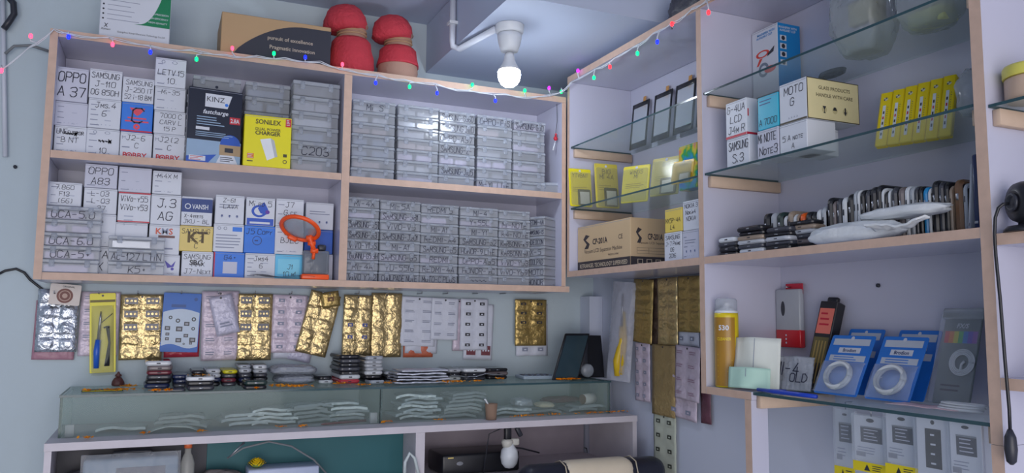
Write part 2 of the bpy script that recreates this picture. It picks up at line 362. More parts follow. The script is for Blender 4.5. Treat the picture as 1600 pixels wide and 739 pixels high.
# glass display case standing on it
GZ = H-0.173; GX0, GX1, GY = -0.183, 1.18, 1.98
gc = thing('display_case', 'long low glass display case standing on the counter', 'display case', (GX0, GY, ZT+0.0005))
M_CASE = clear('case_glass', (196, 214, 208), 0.10, 0.04, fres=0.22)
def gbox(name, a, b, faces=None): MB().box(loc_(a, gc), loc_(b, gc), M_CASE, faces=faces).build(name, gc)
gbox('front_pane', (GX0, GY, ZT+0.0005), (0.517, GY+0.005, GZ-0.0055), {'right': M_GEDGE, 'left': M_GEDGE})
gbox('front_pane', (0.5185, GY, ZT+0.0005), (GX1, GY+0.005, GZ-0.0055), {'right': M_GEDGE, 'left': M_GEDGE})
gbox('end_pane', (GX0, GY+0.0055, ZT+0.0005), (GX0+0.005, 2.215, GZ-0.0055), {'front': M_GEDGE})
gbox('end_pane', (GX1-0.005, GY+0.0055, ZT+0.0005), (GX1, 2.215, GZ-0.0055), {'front': M_GEDGE})
gbox('divider_pane', (0.5195, GY+0.0055, ZT+0.0005), (0.5245, 2.215, GZ-0.0055), {'front': M_GEDGE})
gbox('top_pane', (GX0-0.002, GY-0.002, GZ-0.005), (GX1+0.002, 2.216, GZ), {'front': M_GEDGE, 'left': M_GEDGE, 'right': M_GEDGE})

# ------------------------------------------------------------------ lamp bulb and its conduit on the soffit
BX, BY = 0.764, 1.76
hl = MB(); hl.lathe([(0.036, -0.006), (0.036, 0), ], M_WHITE, 24)
holder = thing('lamp_holder', 'white ceiling lamp holder fixed under the soffit', 'lamp holder', (BX, BY, ZS-0.0005))
MB().lathe([(0.030, -0.022), (0.034, -0.018), (0.036, -0.001), (0.036, 0)], M_WHITE, 28).build('base', holder)
MB().lathe([(0.012, -0.068), (0.021, -0.066), (0.026, -0.052), (0.030, -0.034), (0.030, -0.0225)], M_WHITE, 28).build('socket', holder)
M_BULB = mat('bulb_glow', (255, 255, 255), 0.4, emit=(232, 242, 255), estr=BULB_STRENGTH)
lb = thing('light_bulb', 'lit white round lamp bulb hanging from the soffit lamp holder', 'light bulb', (BX, BY, ZS-0.069))
MB().lathe([(0.0, -0.088), (0.012, -0.086), (0.020, -0.080), (0.026, -0.070), (0.0285, -0.058), (0.028, -0.050), (0.027, -0.047)], M_BULB, 32).build('diffuser', lb)
MB().lathe([(0.027, -0.0465), (0.0235, -0.040), (0.017, -0.028), (0.0135, -0.018), (0.0125, -0.010), (0.009, -0.0015), (0.0, -0.001)], M_WHITE, 32).build('body', lb)
CY = onX(711, 70, 0.69).y
MB().tube([(0.682, CY, ZC-0.002), (0.682, CY, ZS+0.01), (0.684, CY, ZS-0.004), (0.70, CY-0.01, ZS-0.011), (BX-0.034, BY+0.012, ZS-0.011)], 0.0085, mat('pvc_conduit', (205, 210, 222), 0.4), 10).build('conduit_pipe', label='white conduit pipe running down the soffit side to the lamp holder', cat='pipe')
cl = MB(); 
for zz in (ZS+0.055,): cl.box((0.670, CY-0.013, zz), (0.6925, CY+0.013, zz+0.008), M_WHITE)
cl.build('pipe_clip', label='small white saddle clip around the vertical conduit pipe', cat='clip')

# ------------------------------------------------------------------ cartons in the left bays
M_CARD = mat('white_card', (214, 218, 228), 0.45, var=0.03, scale=12)
M_CARD2 = mat('grey_white_card', (200, 202, 218), 0.5, var=0.03, scale=12)
M_BLUE = mat('blue_card', (46, 122, 222), 0.4, var=0.06, scale=14)
M_NAVY = mat('navy_card', (34, 62, 128), 0.4)
M_CYAN = mat('cyan_card', (96, 196, 238), 0.4)
M_YELC = mat('buff_card', (226, 202, 120), 0.45)
M_REDC = mat('red_card', (196, 36, 60), 0.45)
M_ORANGE = mat('orange_plastic', (255, 92, 32), 0.35, var=0.05)
M_YEL = mat('yellow_pack', (236, 224, 26), 0.35, var=0.04)
def rY(x0, y0, x1, y1, Y):
    xm, ym = (x0+x1)/2, (y0+y1)/2
    return onY(x0, ym, Y).x, onY(x1, ym, Y).x, onY(xm, y1, Y).z, onY(xm, y0, Y).z
def carton(name, label, w, h, d, loc, rz=0, base=M_CARD, lines=(), form=0, extra=None, group=None, hs=None, cat='box', ink=INK, side=None):
    """carton with its front at local y = 0, standing on local z = 0, middle at x = 0"""
    mb = MB(); mb.rbox((-w/2, 0, 0), (w/2, d, h), base, 0.0012, 1, smooth=False); F = at('front', 0, 0, 0)
    M_S = mat('carton_seam', (150, 154, 170), 0.6)
    mb.rect(-w/2+0.001, h-0.0042, w/2-0.001, h-0.0034, M_S, F, 0.0002)
    if form:
        n = form
        for k in range(n):
            v = h*(0.78-0.68*k/max(n-1, 1)); mb.bars(-w*0.42, -w*0.42+w*random.uniform(0.12, 0.3), v, 1, 0, h*0.03, GREYP, F, 0.0003, 0.2)
            if k % 2: mb.bars(w*0.02, w*0.02+w*random.uniform(0.1, 0.3), v, 1, 0, h*0.03, FAINT, F, 0.0003, 0.2)
        for k in range(4): mb.disc(-w*0.2+k*w*0.13, h*0.12, h*0.018, FAINT, F, 0.0003, 8)
    if extra: extra(mb, w, h, d, F)
    n = len(lines)
    for k, t in enumerate(lines):
        if not t: continue
        hh = (h*0.84/n)*0.66; hh = min(hh, h*0.30)
        mb.hand(t, random.uniform(-0.03, 0.03)*w, h*(0.93-(k+0.5)*0.86/n), hh, ink, F, fit=w*0.84)
    return mb.build(name, None, loc, (0, 0, rz), label, cat, group)
def ex_bluebird(mb, w, h, d, F):
    c = mat('bird_blue', (36, 84, 190), 0.4); p = mat('dot_purple', (96, 50, 160), 0.4)
    mb.disc(-w*0.05, h*0.52, h*0.26, c, F, 0.0003, 24, r2=h*0.17, ry=h*0.22)
    mb.poly([(-w*0.1, h*0.62), (w*0.12, h*0.86), (w*0.26, h*0.6), (w*0.2, h*0.4), (0, h*0.45)], c, F, 0.00035)
    mb.disc(w*0.24, h*0.5, h*0.075, p, F, 0.0004)
    mb.rect(-w*0.46, 0.001, w*0.46, h*0.26, c, F, 0.0003); mb.bars(-w*0.36, w*0.36, h*0.1, 1, 0, h*0.07, M_CARD, F, 0.0005, 0.05)
def ex_bird2(mb, w, h, d, F):
    p = mat('bird_purple', (70, 62, 170), 0.4)
    mb.poly([(w*0.0, h*0.74), (w*0.22, h*0.5), (w*0.36, h*0.72), (w*0.3, h*0.44), (w*0.1, h*0.38)], p, F); mb.disc(w*0.26, h*0.34, h*0.07, p, F)
    mb.text('KEND', w*0.2, h*0.12, h*0.08, GREYP, F, fit=w*0.4)
def ex_bobby(mb, w, h, d, F):
    mb.text('B', -w*0.34, h*0.13, h*0.20, REDP, F, bold=0.02); mb.disc(-w*0.2, h*0.13, h*0.1, REDP, F, 0.0004, 16, r2=h*0.06); mb.disc(-w*0.2, h*0.13, h*0.04, REDP, F, 0.0004, 5)
    mb.text('BBY', w*0.12, h*0.13, h*0.20, REDP, F, bold=0.02, fit=w*0.46); mb.text('M', -w*0.4, h*0.78, h*0.12, GREYP, F)
    mb.bars(-w*0.44, -w*0.2, h*0.42, 1, 0, h*0.04, GREYP, F)
def ex_emblem(mb, w, h, d, F):
    r = mat('emblem_red', (226, 74, 96), 0.4)
    mb.poly([(-w*0.25, h*0.82), (w*0.25, h*0.82), (w*0.1, h*0.62), (0, h*0.55), (-w*0.1, h*0.62)], r, F)
    mb.bars(-w*0.3, w*0.3, h*0.47, 1, 0, h*0.05, r, F, ragged=0.1); mb.bars(-w*0.38, w*0.4, h*0.36, 1, 0, h*0.05, r, F, ragged=0.1); mb.disc(0, h*0.18, h*0.1, r, F, 0.0004, 16, r2=h*0.03)
    mb.hand('C', 0, h*0.56, h*0.5, INK, F, w=0.0006); mb.rect(-w*0.499, 0.0005, w*0.499, 0.004, M_REDC, F)
def ex_icons(mb, w, h, d, F):
    mb.disc(-w*0.25, h*0.86, h*0.06, GREYP, F, 0.0004, 16, r2=h*0.04); mb.disc(w*0.12, h*0.86, h*0.09, GREYP, F, 0.0004, 16, r2=h*0.07, ry=h*0.05)
def ex_redrim(mb, w, h, d, F):
    mb.rect(-w*0.499, 0.0005, w*0.499, h*0.045, M_REDC, F); mb.rect(-w*0.499, h*0.955, w*0.499, h*0.995, M_REDC, F); mb.bars(-w*0.3, w*0.1, h*0.2, 2, h*0.13, h*0.04, FAINT, F)
def ex_kms(mb, w, h, d, F):
    o = mat('kms_orange', (206, 84, 58), 0.4); mb.text('K', -w*0.2, h*0.78, h*0.2, o, F, bold=0.02); mb.text('M', 0, h*0.78, h*0.2, GREYP, F, bold=0.02); mb.text('S', w*0.2, h*0.78, h*0.2, o, F, bold=0.02)
    mb.rect(-w*0.2, h*0.56, w*0.34, h*0.64, mat('brown_strip', (120, 84, 80), 0.5), F); mb.bars(0, w*0.3, h*0.2, 1, 0, h*0.05, GREYP, F)
def ex_vansh(mb, w, h, d, F):
    mb.rect(-w*0.499, h*0.46, w*0.499, h*0.93, M_NAVY, F); mb.text('VANSH', w*0.1, h*0.66, h*0.16, M_CARD, F, 0.0006, bold=0.02, fit=w*0.52); mb.disc(-w*0.3, h*0.66, h*0.1, M_CARD, F, 0.0006, 16, r2=h*0.07)
    mb.hand('X-4yeets', -w*0.1, h*0.33, h*0.13, INK, F, fit=w*0.6); mb.hand('JKU - BL', 0, h*0.14, h*0.14, INK, F, fit=w*0.85)
def ex_kt(mb, w, h, d, F): mb.text('KT', 0.03*w, h*0.56, h*0.42, mat('brown_print', (96, 78, 40), 0.5), F, 0.0003, bold=0.03)
def ex_sbg(mb, w, h, d, F): mb.text('SBG', -w*0.04, h*0.56, h*0.2, M_DARK, F, 0.0003, bold=0.03)
def ex_transport(mb, w, h, d, F):
    for k in range(3):
        u = -w*0.26+k*w*0.26; mb.disc(u, h*0.26, w*0.06, FAINT, F, 0.0003, 4)
        mb.poly([(u-w*0.035, h*0.31), (u+w*0.035, h*0.31), (u, h*0.22)], M_NAVY, F)
    mb.bars(-w*0.36, w*0.36, h*0.66, 2, h*0.09, h*0.03, GREYP, F, ragged=0.3)
def ex_table(mb, w, h, d, F):
    mb.rect(w*0.12, h*0.74, w*0.44, h*0.9, M_BLUE, F); mb.disc(-w*0.32, h*0.84, h*0.06, GREYP, F, r2=h*0.04); mb.disc(-w*0.12, h*0.84, h*0.06, GREYP, F, r2=h*0.04)
    mb.bars(-w*0.42, w*0.42, h*0.6, 5, h*0.11, h*0.035, GREYP, F, ragged=0.3)
def ex_patch(mb, w, h, d, F):
    mb.rect(-w*0.2, h*0.16, w*0.26, h*0.62, M_CARD2, F); mb.rect(-w*0.499, 0.001, -w*0.46, h-0.001, M_REDC, F)
def ex_ring(mb, w, h, d, F):
    n = M_NAVY; mb.disc(-w*0.08, h*0.46, h*0.17, n, F, 0.0003, 20, r2=h*0.145); mb.bars(-w*0.16, w*0.0, h*0.46, 1, 0, h*0.05, n, F)
def ex_cyan(mb, w, h, d, F):
    mb.rect(-w*0.4, h*0.2, w*0.36, h*0.82, mat('light_cyan', (128, 212, 240), 0.4), F)
def scrib(u, v):
    def f(mb, w, h, d, F):
        for k in range(4): mb.hand('~~~#', u*w, h*(v+0.03*random.uniform(-1, 1)), h*0.12, INK, F, fit=w*0.7, jit=0.8)
    return f
ZSH1, ZSH0 = H+0.362, H+0.091
YB = 2.035
def column(colname, z0, specs, Y=YB, gap=0.0006):
    """stack of cartons, listed from the bottom up; each is (x0, y0, x1, y1, label, options) read on the plane of their fronts"""
    z = z0+0.0005
    for k, (x0, y0, x1, y1, label, o) in enumerate(specs):
        a, b, zb, zt = rY(x0, y0, x1, y1, Y); h = max(0.02, zt-z) ; w = (b-a)*0.985
        carton('carton', label, w, h, 0.10, ((a+b)/2, Y+random.uniform(-0.003, 0.003), z), 0, o.get('base', M_CARD), o.get('t', ()), o.get('form', 0), o.get('ex'), o.get('group', colname))
        z += h+gap
G1 = 'marked cartons in the upper left bay'; G0 = 'marked cartons in the lower left bay'
column(G1, ZSH1, [
 (84, 197, 135, 240, 'white carton with crossed handwriting, bottom of leftmost stack in upper left bay', dict(t=['UNFeufror', 'B NT', ''], form=4, ex=scrib(0, 0.72))),
 (85, 159, 137, 197, 'grey white carton with faint print only, middle of leftmost stack, upper left bay', dict(base=M_CARD2, form=4)),
 (87, 106, 138, 159, 'white carton with two large handwritten lines, top of leftmost stack in upper left bay', dict(base=M_CARD2, t=['OPPO', 'A 37']))])
column(G1, ZSH1, [
 (134, 201, 187, 243, 'white carton with a heavily crossed out line, bottom of second stack in upper left bay', dict(t=['', '', '10'], form=4, ex=lambda *a: (ex_icons(*a), scrib(0.05, 0.55)(*a)))),
 (137, 155, 189, 201, 'white carton with small pen marks, middle of second stack in upper left bay', dict(t=['Jms.4', '6', ''], form=5)),
 (139, 109, 191, 155, 'white carton with three big lines of handwriting, top of second stack in upper left bay', dict(t=['SAMSUNG', 'J-110', 'OG 850H']))])
column(G1, ZSH1, [
 (187, 207, 238, 247, 'white carton with red printed capitals, bottom of third stack in upper left bay', dict(t=['J2-6', 'C', ''], ex=ex_bobby)),
 (189, 161, 239, 207, 'bright blue carton with a red emblem, in the upper left bay', dict(base=M_BLUE, ex=ex_emblem)),
 (191, 122, 241, 161, 'white carton with handwriting on top of the blue carton in upper left bay', dict(t=['SAMSUNG', 'J-250 IT', '52 i-18 BM']))])
column(G1, ZSH1, [
 (239, 210, 289, 250, 'white carton with red capitals beside the tall black charger box, bottom of its stack', dict(t=['J2(2', 'C', ''], ex=ex_bobby)),
 (240, 174, 290, 210, 'white carton with three handwritten lines, second from bottom beside the dark charger box', dict(t=['7000 C', 'CARV L', '15 P'])),
 (241, 137, 290, 174, 'white carton with one handwritten line, second from top of tallest upper left stack', dict(t=['Mi-35', '', ''], form=3)),
 (242, 92, 291, 137, 'topmost carton of the tallest white stack, close under the cabinet top', dict(t=['', 'LETV 15', '10'], form=3, ex=ex_icons))])
column(G0, ZSH0, [
 (72, 322, 128, 434, 'white carton hidden behind the leftmost stack of clear boxes in lower left bay', dict(base=M_CARD2)),
 (75, 285, 128, 322, 'white carton with handwriting above the leftmost clear boxes in lower left bay', dict(t=['7.860', 'F13', '(66)'], form=3))])
column(G0, ZSH0, [
 (130, 385, 180, 434, 'white carton at the bottom between the two clear box stacks in lower left bay', dict(t=['1/A', 'X'])),
 (130, 334, 181, 385, 'white carton with small blue mark between the two clear box stacks, second from bottom', dict(t=['4', '', ''], form=3)),
 (130, 294, 183, 334, 'white carton with two handwritten codes, second from top, second stack, lower left bay', dict(t=['L-03', 'L-03', '37'], form=3)),
 (132, 257, 184, 294, 'white carton with sideways handwriting, top of second stack in lower left bay', dict(base=M_CARD2, t=['OPPO', 'A83'], form=2))])
column(G0, ZSH0, [
 (180, 370, 231, 434, 'white carton behind the short clear box stack in lower left bay', dict()),
 (180, 348, 231, 370, 'flat white carton with two small printed icons, third from top in lower left bay', dict(ex=ex_icons)),
 (184, 301, 235, 348, 'white carton with dark red rims and two bold handwritten lines in lower left bay', dict(t=['ViVo-y55', 'ViVo-y53', ''], ex=ex_redrim)),
 (185, 262, 237, 301, 'plain white carton with faint print on top of the red rimmed carton', dict(base=M_CARD2, form=3))])
column(G0, ZSH0, [
 (232, 398, 281, 434, 'white carton with a purple bird emblem at the bottom of the lower left bay', dict(ex=ex_bird2)),
 (232, 351, 281, 398, 'white carton with large orange and grey printed capitals in lower left bay', dict(ex=ex_kms)),
 (235, 304, 283, 351, 'white carton with two big handwritten lines, two above the purple bird carton', dict(t=['J.3', 'AG'])),
 (238, 268, 284, 304, 'small white carton topmost above the stack with the purple bird carton', dict(t=['Mi4X M', '', ''], form=4))])
column(G0, ZSH0, [
 (283, 393, 333, 435, 'white carton with large crossed handwriting below the buff yellow carton', dict(t=['SAMSUNG', 'MAX', 'J7-Next'], ex=ex_sbg)),
 (280, 353, 333, 393, 'buff yellow carton with big brown printed capitals and handwriting', dict(base=M_YELC, t=['SAMSUNG', 'J-2', 'C'], ex=ex_kt)),
 (283, 308, 332, 353, 'carton with a navy blue printed band above white in lower left bay', dict(ex=ex_vansh))])
column(G0, ZSH0, [
 (333, 394, 382, 436, 'bright blue carton with a square white patch in the bottom row of lower left bay', dict(base=M_BLUE, t=['G4+', '', ''], ex=ex_patch)),
 (333, 350, 381, 394, 'white carton with printed table and a small blue tag in lower left bay', dict(ex=ex_table)),
 (336, 305, 382, 350, 'white carton with two handwritten lines and three printed icons in lower left bay', dict(t=['Z-61', 'LAVA', '', ''], ex=ex_transport))])
column(G0, ZSH0, [
 (382, 396, 430, 436, 'white carton with faint print between the blue patch carton and the cyan carton', dict(t=['Jms4', '6', ''], form=5)),
 (381, 353, 430, 396, 'bright blue carton with a round navy ring mark, middle of its stack', dict(base=M_BLUE, t=['J5 Copy', '', ''], ex=ex_ring)),
 (384, 309, 430, 353, 'white carton with a large blue bird emblem and blue base band', dict(t=['Mi rd 5', '', ''], ex=ex_bluebird))])
column(G0, ZSH0, [
 (429, 398, 474, 437, 'light cyan carton at the bottom right of the lower left bay', dict(base=M_CYAN, t=['', 'J1', '10 m1'], ex=ex_cyan)),
 (429, 354, 474, 398, 'white carton with handwriting behind the orange magnifier ring', dict(t=['Goo', 'BJEC', ''], form=2)),
 (431, 311, 475, 354, 'white carton with short handwriting above the orange magnifier ring', dict(t=['J7', 'G.ce', ''], form=3))])
column(G0, ZSH0, [
 (475, 397, 520, 437, 'grey white carton at the right end of the lower left bay behind the magnifier', dict(base=M_CARD2)),
 (475, 359, 520, 397, 'deep blue carton behind the magnifier arm in lower left bay', dict(base=mat('deep_blue_card', (36, 92, 190), 0.4))),
 (477, 317, 521, 359, 'white carton with three tiny blue icons at the right end of the lower left bay', dict(ex=ex_transport))], Y=2.06)

# charger boxes in front
def charger_dark():
    x0, x1, z0, z1 = rY(291, 140, 379, 262, 2.01); w, d, h = (x1-x0)*0.97, 0.045, z1-ZSH1
    def ex(mb, w, h, d, F):
        W = M_CARD; blk = mat('box_black', (30, 36, 54), 0.3); b2 = mat('box_blue', (50, 92, 186), 0.35); sky = mat('box_sky', (150, 176, 204), 0.4)
        mb.poly([(-w*0.2, h*0.93), (w*0.3, h*0.93), (w*0.22, h*0.75), (-w*0.2, h*0.75)], W, F, 0.0004); mb.text('KINZ', -w*0.01, h*0.86, h*0.07, M_DARK, F, 0.0006)
        mb.disc(w*0.2, h*0.80, h*0.025, M_BLUE, F, 0.0006, 5)
        mb.text('fastcharge', 0, h*0.685, h*0.055, W, F, 0.0005, bold=0.02, fit=w*0.6, italic=0.2)
        mb.bars(-w*0.34, w*0.2, h*0.61, 4, h*0.033, h*0.012, sky, F, 0.0004); mb.rect(w*0.27, h*0.55, w*0.47, h*0.645, REDP, F, 0.0005); mb.text('2.8A', w*0.37, h*0.597, h*0.055, W, F, 0.0007, bold=0.02, fit=w*0.17)
        mb.rect(-w*0.35, h*0.435, -w*0.1, h*0.475, W, F, 0.0004); mb.bars(-w*0.35, w*0.4, h*0.405, 3, h*0.025, h*0.01, sky, F)
        mb.rect(-w*0.499, h*0.001, w*0.499, h*0.30, sky, F, 0.0003)
        mb.disc(w*0.3, h*0.27, h*0.13, b2, F, 0.00035, 20); mb.rect(w*0.1, h*0.12, w*0.499, h*0.26, mat('box_tan', (176, 150, 116), 0.4), F, 0.0004); mb.rect(w*0.2, h*0.16, w*0.36, h*0.22, M_DARK, F, 0.0005)
        mb.poly([(-w*0.499, 0), (-w*0.1, 0), (w*0.05, h*0.12), (-w*0.499, h*0.07)], b2, F, 0.0005); mb.rect(-w*0.45, h*0.02, -w*0.15, h*0.085, W, F, 0.0006); mb.bars(-w*0.43, -w*0.18, h*0.07, 3, h*0.02, h*0.007, REDP, F, 0.0008)
        mb.poly([(w*0.05, h*0.01), (w*0.45, h*0.01), (w*0.38, h*0.12), (w*0.12, h*0.12)], W, F, 0.0005); mb.bars(w*0.12, w*0.38, h*0.09, 3, h*0.025, h*0.01, M_DARK, F, 0.0006)
        S = at('left', -w/2, 0, 0)
        for k in range(5): mb.disc(-d*0.5, h*(0.86-0.17*k), d*0.22, W, S, 0.0004, 14, r2=d*0.14)
        mb.disc(0, h*1.03, h*0.02, blk, F, 0)
    return carton('charger_box', 'tall black charger box with white logo panel and blue artwork, upper left bay', w, h, d, ((x0+x1)/2, 2.008, ZSH1+0.0005), math.radians(6), mat('box_black', (30, 36, 54), 0.3), extra=ex)
charger_dark()
def charger_yellow():
    x0, x1, z0, z1 = rY(380, 182, 455, 266, 2.005); w, d, h = (x1-x0)*0.985, 0.045, z1-ZSH1
    def ex(mb, w, h, d, F):
        D = mat('print_dark', (70, 66, 40), 0.4); g = mat('charger_white', (232, 234, 238), 0.4); g2 = mat('charger_grey', (186, 190, 196), 0.4)
        mb.text('SONiLEX', 0, h*0.88, h*0.09, D, F, bold=0.02, fit=w*0.54); mb.rect(w*0.37, h*0.82, w*0.49, h*0.98, REDP, F); mb.bars(w*0.39, w*0.47, h*0.95, 4, h*0.03, h*0.012, M_CARD, F, 0.0006)
        mb.text('DUAL POWER', 0, h*0.735, h*0.055, D, F, bold=0.01, fit=w*0.54); mb.text('CHARGER', 0, h*0.66, h*0.075, D, F, bold=0.03, fit=w*0.54)
        mb.poly([(-w*0.16, h*0.53), (w*0.06, h*0.57), (w*0.16, h*0.2), (w*0.0, h*0.13)], g, F, 0.0004); mb.poly([(w*0.06, h*0.57), (w*0.14, h*0.53), (w*0.22, h*0.22), (w*0.16, h*0.2)], g2, F, 0.0004)
        mb.rect(-w*0.42, h*0.15, -w*0.28, h*0.25, mat('box_orange', (226, 120, 30), 0.4), F); mb.bars(-w*0.41, -w*0.29, h*0.23, 3, h*0.03, h*0.012, M_CARD, F, 0.0006); mb.bars(-w*0.42, -w*0.26, h*0.1, 1, 0, h*0.02, D, F)
        mb.rect(w*0.34, h*0.22, w*0.42, h*0.28, D, F); mb.disc(w*0.38, h*0.13, w*0.045, D, F, r2=w*0.03)
    carton('charger_box', 'bright yellow charger box with a white plug picture, upper left bay', w, h, d, ((x0+x1)/2, 2.003, ZSH1+0.0005), 0, M_YEL, extra=ex)
charger_yellow()

# ------------------------------------------------------------------ clear plastic boxes
M_CLR = clear('clear_plastic', (222, 226, 234), 0.34, 0.14, bump=0.12, bscale=45, fres=0.35)
M_CLID = clear('clear_lid', (220, 226, 236), 0.44, 0.16, bump=0.12, bscale=45)
M_LATCH = clear('latch_plastic', (216, 222, 232), 0.22, 0.2)
CONT = [mat('content_dark', (84, 86, 98), 0.4, scale=60, var=0.4), mat('content_grey', (150, 153, 166), 0.4, scale=60, var=0.3), mat('content_blue', (120, 134, 160), 0.35, scale=60, var=0.3),
        mat('content_silver', (196, 200, 208), 0.25, 0.5, scale=60, var=0.2), mat('content_brown', (156, 142, 146), 0.5, scale=60, var=0.3), mat('content_lilac', (190, 182, 208), 0.5, scale=60, var=0.2)]
_LATCH = clear('latch_plastic', (216, 222, 232), 0.22, 0.2)
CONT = [mat('content_dark', (62, 64, 76), 0.4, scale=60, var=0.4), mat('content_grey', (120, 124, 138), 0.4, scale=60, var=0.3), mat('content_blue', (92, 108, 136), 0.35, scale=60, var=0.3),
        mat('content_silver', (178, 182, 190), 0.25, 0.6, scale=60, var=0.2), mat('content_brown', (128, 110, 110), 0.5, scale=60, var=0.3), mat('content_lilac', (150, 140, 172), 0.5, scale=60, var=0.2)]
_LATCH = {}
def clear_box(w, h, d, loc, rz, label, group, text=None, small=None, content=None, latches=True, fill=0.75):
    g = 0.0006; mb = MB(); F = at('front', 0, 0, 0)
    mb.rbox((-w/2+g, 0.0008, 0), (w/2-g, d, h*0.722), M_CLR, 0.002, 1, smooth=False)
    if text: mb.hand(text, random.uniform(-0.02, 0.02)*w, h*0.38, h*0.52, INK, F, fit=w*0.86, w=-0.0002)
    o = mb.build('clear_box', None, loc, (0, 0, rz), label, 'plastic box', group)
    lid = MB(); lid.rbox((-w/2, 0, h*0.725), (w/2, d+0.001, h-0.0006), M_CLID, 0.0016, 1, smooth=False)
    if small: lid.hand(small, 0.05*w, h*0.86, h*0.13, GREYP, F, fit=w*0.5, wid=0.0007)
    lo = lid.build('lid', o)
    if latches:
        k = (round(h, 4),)
        if k not in _LATCH:
            t = MB().rbox((-0.0055, -0.0022, 0), (0.0055, 0.0, h*0.5), M_LATCH, 0.001, 1); _LATCH[k] = t
        for sx in (-0.3, 0.3): _LATCH[k].build('latch', lo, (sx*w, 0.0, h*0.42))
    c = MB(); n = random.choice((1, 2, 2)); u = -w*0.44
    cm = content or random.choice(CONT)
    for k in range(n):
        ww = w*0.86/n*random.uniform(0.7, 0.98)
        c.rbox((u, d*0.04+random.uniform(0, d*0.1), h*0.03), (u+ww, d*0.9, h*fill*0.88*random.uniform(0.8, 1)), cm, 0.002, 1, M=None, smooth=False); u += w*0.86/n
    c.build('contents', o)
    return o
def clear_stack(x0, y0, x1, y1, n, Y, z0, texts, lab, group, depth=0.12, rz=0, content=None, small='TOUCH', hs=None):
    a, b, zb, zt = rY(x0, y0, x1, y1, Y); h = (zt-z0-0.0005)/n; w = (b-a)*(1.045 if n > 6 else 0.985)
    for k in range(n):                      # from the top down, as the texts are listed
        z = z0+0.0005+(n-1-k)*h; t = texts[k] if k < len(texts) else None
        pos = 'topmost' if k == 0 else ('bottom' if k == n-1 else ORD[k]+' from top')
        clear_box(w, h*0.996, depth, ((a+b)/2+random.uniform(-0.001, 0.001), Y+random.uniform(-0.002, 0.002), z), rz, f'{pos} clear box {lab}', group, t, (small if t else None), content[k % len(content)] if content else None)
GA = 'clear boxes in the upper left bay'; GB_ = 'clear boxes in the lower left bay'
clear_stack(297, 120, 374, 262, 6, 2.062, ZSH1, ['', '', '', '', '', ''], 'of stack behind the black charger box', GA, 0.1)
clear_stack(380, 130, 452, 264, 6, 2.062, ZSH1, ['', '', '', '', '', ''], 'of stack behind the yellow charger box', GA, 0.1)
clear_stack(455, 128, 530, 267, 6, 2.02, ZSH1, ['', '', '', '', 'C203', ''], 'of the rightmost stack in the upper left bay', GA, content=[CONT[0], CONT[1], CONT[3], CONT[2], CONT[0], CONT[4]])
clear_stack(64, 322, 158, 431, 5, 2.0-0.002+0.004, ZSH0, ['OCA-5.0', '', 'OCA-6.0', 'OCA-5+', ''], 'of the wide leftmost stack in the lower left bay', GB_, 0.03, content=[CONT[5]]*5, small='OCA-010')
clear_stack(167, 369, 258, 434, 3, 2.0+0.004, ZSH0, ['', 'Ac-127 LTIN', 'K5+'], 'of the short second stack in the lower left bay', GB_, 0.028, content=[CONT[3], CONT[2], CONT[1]])
ZR1, ZR0 = H+0.357, H+0.091
GC, GD = 'clear boxes in the upper right bay', 'clear boxes in the lower right bay'
for i, (x0, y0, x1, y1, tx) in enumerate([
    (551, 157, 616, 280, ['Mi  S', '', '', '', '', '', '']), (622, 165, 684, 284, ['', '', '', '', '', '', '']),
    (687, 174, 741, 288, ['SAMSUNG-G360', 'SAMSUNG J110', 'OPPO-A37', 'SAMSUNG-Z-', '', 'SAMSUNG-J105', '']),
    (747, 181, 799, 293, ['OPPO-F1S', '', '', '', '', '', 'MI-YL LITE']), (803, 189, 851, 297, ['SAMSUNG-G50', '', '', '', '', '', ''])]):
    clear_stack(x0, y0, x1, y1, 7, 2.035, ZR1, tx, f'of the {ORD[i]} stack in the upper right bay', GC, content=None if i else [CONT[3], CONT[3], CONT[4], CONT[2], CONT[2], CONT[4], CONT[1]])
clear_box(0.075, 0.033, 0.05, (onY(855, 285, 2.035).x-0.0+0.012, 2.03, ZR1+0.0005), math.radians(-18), 'single clear box lying at the far right end of the upper right bay', GC, None, None, CONT[0], fill=0.5)
for i, (x0, y0, x1, y1, tx) in enumerate([
    (543, 308, 591, 441, ['MI-4X', '', 'SAMSUNG-J5', 'SAMSUNG-J13', 'ViVO-Y15S', 'GIONNU-G5 3H', 'MI-4A', 'ViVO Y7.2']),
    (594, 313, 655, 443, ['MI-5A', 'SAMSUNG-J81', 'ViVO-V5', 'SAMSUNG-J201', 'MI-A1', 'SAMSUNG-G5', 'YU-5516', 'COOLPADE NOTE']),
    (658, 319, 715, 444, ['REDMI 5', '', 'MI-A1', 'REDMI-A4', 'SAMSUNG-G5', 'REDMI', 'REDMI-4A', 'MOTO-C PLUS']),
    (719, 324, 777, 445, ['MI-4', 'Y-55L', 'MI-Y1', 'SAMSUNG-S2', 'HONOR-9 LITE', 'OPPO-A35', 'HONOR-7C', '~~~~']),
    (780, 329, 827, 446, ['', 'MI-NOTE', 'K4-NOTE', 'KARBONN-K9', 'KARBONN 9A', 'ViVO-Y53', 'ViVO-Y69', ''])]):
    clear_stack(x0, y0, x1, y1, 8, 2.035, ZR0, tx, f'of the {ORD[i]} stack in the lower right bay', GD, content=[CONT[1], CONT[5], CONT[1], CONT[0]])
